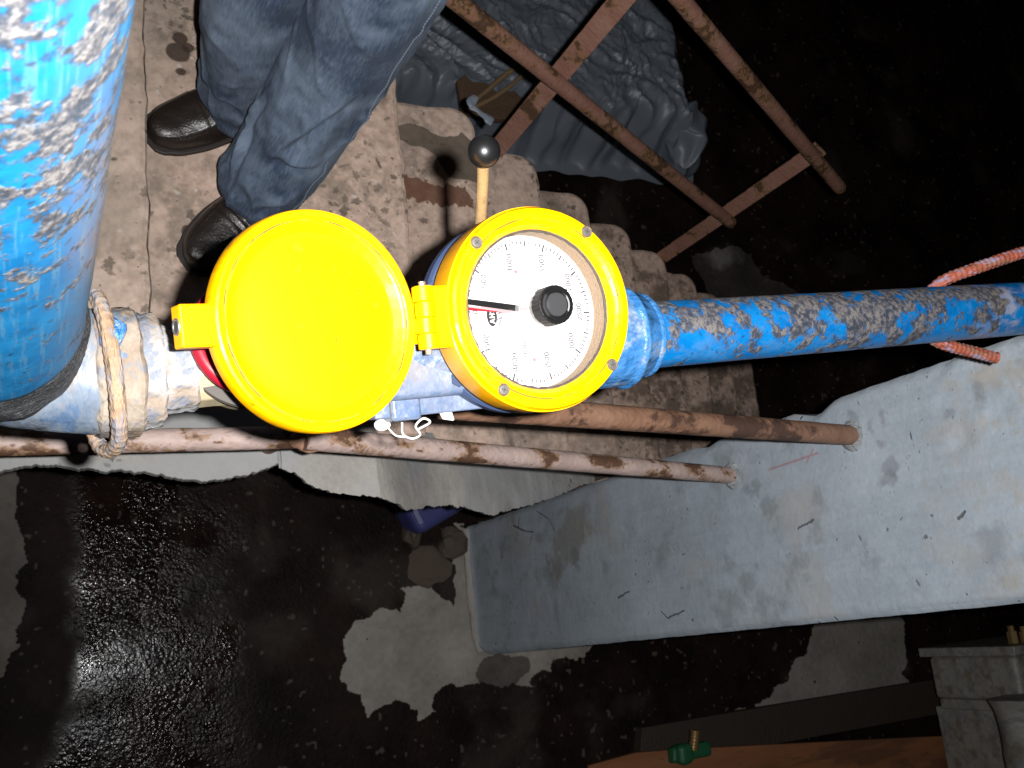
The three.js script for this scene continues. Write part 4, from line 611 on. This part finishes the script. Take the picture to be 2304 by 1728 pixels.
// ---------------------------------------------------------------- rubble, blue can, litter
{
  const items = [[0.055, 1.165, -0.370, 'long pale rubble lump under the torn stair edge', 1.0], [0.075, 1.222, -0.225, 'broad flat rubble slab on the wet floor before the column foot', 0.25], [0.06, 1.325, -0.300, 'brown rubble chunk against the column corner', 0.8]];
  items.forEach(([r, x, z, label, sy], i) => { const g = stone(r, 0, 0, 0, i * 5.3 + 1, sy); if (i === 0) g.scale(0.65, 1, 1.5); g.translate(x, r * sy * 0.55, z); solo('rubble_stone', g, rubbleMat, label, 'stone', 'rubble under the stair edge'); });
  const c = thing('blue_can', 'dark blue plastic can lying under the stair edge beside the column', 'can', [1.24, 0, -0.52]);
  wpart(c, 'body', rough3(box(0.30, 0.16, 0.24, 0, 0, 0, 0.035), 0.008, 8).rotateY(0.45).translate(1.235, 0.085, -0.50), bluePlastic);
  wpart(c, 'cap', lathe([[0.001, 0], [0.022, 0], [0.022, 0.018], [0.001, 0.018]], 20).translate(1.16, 0.155, -0.52), bluePlastic);
}
{ // crumbs of cement and gravel strewn over the mud: too many to count
  const base = new THREE.IcosahedronGeometry(1, 1), N = 1500, im = new THREE.InstancedMesh(base, rubbleMat, N), m = new THREE.Matrix4(), q = new THREE.Quaternion(), e = new THREE.Euler(), col = new THREE.Color();
  for (let i = 0; i < N; i++) { const x = rr(-0.1, 5.2), z = rr(-3.4, 1.0), s = 0.0018 + 0.006 * Math.pow(rnd(), 5); e.set(rr(0, 6), rr(0, 6), rr(0, 6)); q.setFromEuler(e); m.compose(V(x, s * 0.4, z), q, V(s * rr(0.7, 1.8), s * 0.7, s)); im.setMatrixAt(i, m); const v = rr(0.2, 1.1); col.setRGB(v, v * 0.95, v * 0.9); im.setColorAt(i, col); }
  im.name = 'gravel_crumbs'; im.castShadow = im.receiveShadow = true; scene.add(im); tag(im, 'pale crumbs of gravel strewn over the dark floor', 'gravel', null, 'stuff');
}

// ---------------------------------------------------------------- pump set at lower right
{
  const p = thing('machine_skid', 'rust-orange steel skid in the lower right corner', 'skid', [2.9, 0, 0.85]);
  const top = slab([[1.66, 0.520], [1.85, 0.505], [2.045, 0.520], [4.4, 0.760], [4.4, 1.5], [1.62, 1.5]], 0.28, 0.02, 0.003, 0.9); wpart(p, 'top_plate', top, rustSteel);
  wpart(p, 'side_channel', slab([[2.02, 0.455], [2.35, 0.452], [4.3, 0.455], [4.3, 0.60], [1.98, 0.60]], 0.055, 0.055, 0.003, 0.9), skidSide);
  wpart(p, 'web', slab([[1.75, 0.60], [4.3, 0.80], [4.3, 0.83], [1.75, 0.63]], 0.262, 0.262, 0.002, 0.9), darkSteel);
  const b = thing('pump_casing', 'grey flanged pump casing on the rusty steel skid', 'pump', [3.05, 0.28, 0.42]);
  wpart(b, 'casing', metreUV(box(0.78, 0.42, 0.165, 3.60, 0.575, 0.405, 0.02), 4), pumpGrey);
  wpart(b, 'flange', metreUV(box(0.80, 0.47, 0.036, 3.60, 0.565, 0.305, 0.006), 4), pumpGrey);
  wpart(b, 'flange', metreUV(box(0.74, 0.44, 0.040, 3.61, 0.575, 0.510, 0.006), 4), pumpGrey);
  wpart(b, 'foot', metreUV(box(0.66, 0.50, 0.040, 3.60, 0.545, 0.546, 0.006), 4), pumpGrey);
  wpart(b, 'boss', lathe([[0.001, 0.70], [0.10, 0.70], [0.10, 0.805], [0.085, 0.81], [0.001, 0.81]], 40).translate(3.50, 0, 0.405), pumpGrey);
  for (const [x, z, r] of [[3.30, 0.255, 0.020], [3.36, 0.262, 0.015], [3.7, 0.262, 0.015]]) wpart(b, 'bolt', lathe([[0.001, 0.0], [r, 0.0], [r, 0.045], [r * 0.6, 0.046], [r * 0.6, 0.065], [0.001, 0.066]], 6, 0.3).rotateX(-Math.PI / 2).translate(x, 0.72, z + 0.03), brass);
  wpart(b, 'saddle', metreUV(box(0.70, 0.32, 0.30, 3.62, 0.455, 0.70, 0.01), 4), pumpGrey);
  const f = thing('grey_pipe_fitting', 'pitted grey pipe fitting at the extreme lower right', 'pipe fitting', [3.2, 0.6, 0.75]);
  wpart(f, 'pipe', rough3(sweep([[3.07, 0.90, 0.450], [3.07, 0.90, 0.56], [3.055, 0.90, 0.75], [3.045, 0.90, 1.15]], { n: 60, m: 40, ref: [0, 1, 0], r: (t) => 0.088 + 0.022 * Math.exp(-t / 0.06) - 0.012 * sst(0.2, 1, t), vlen: 0.3 }), 0.004, 24), pumpGrey);
  wpart(f, 'foot', metreUV(box(0.12, 0.56, 0.10, 3.045, 0.555, 1.08, 0.01), 4), pumpGrey);
  const v = thing('drain_cock', 'small green drain cock with brass stem on the rusty skid', 'valve', [2.05, 0.28, 0.53]);
  wpart(v, 'body', metreUV(rough3(merge([box(0.17, 0.05, 0.055, 2.06, 0.300, 0.532, 0.015), box(0.06, 0.08, 0.07, 2.02, 0.315, 0.53, 0.02)]), 0.006, 20)), greenPaint);
  wpart(v, 'stem', sweep([[2.065, 0.320, 0.52], [2.07, 0.330, 0.485], [2.075, 0.335, 0.455]], { n: 20, m: 16, r: (t) => 0.016 + 0.004 * Math.cos(t * 40), vlen: 0.1 }), brass);
}
scene.traverse((o) => { if (o.isMesh) { o.castShadow = true; o.receiveShadow = true; } });
renderer.render(scene, camera);
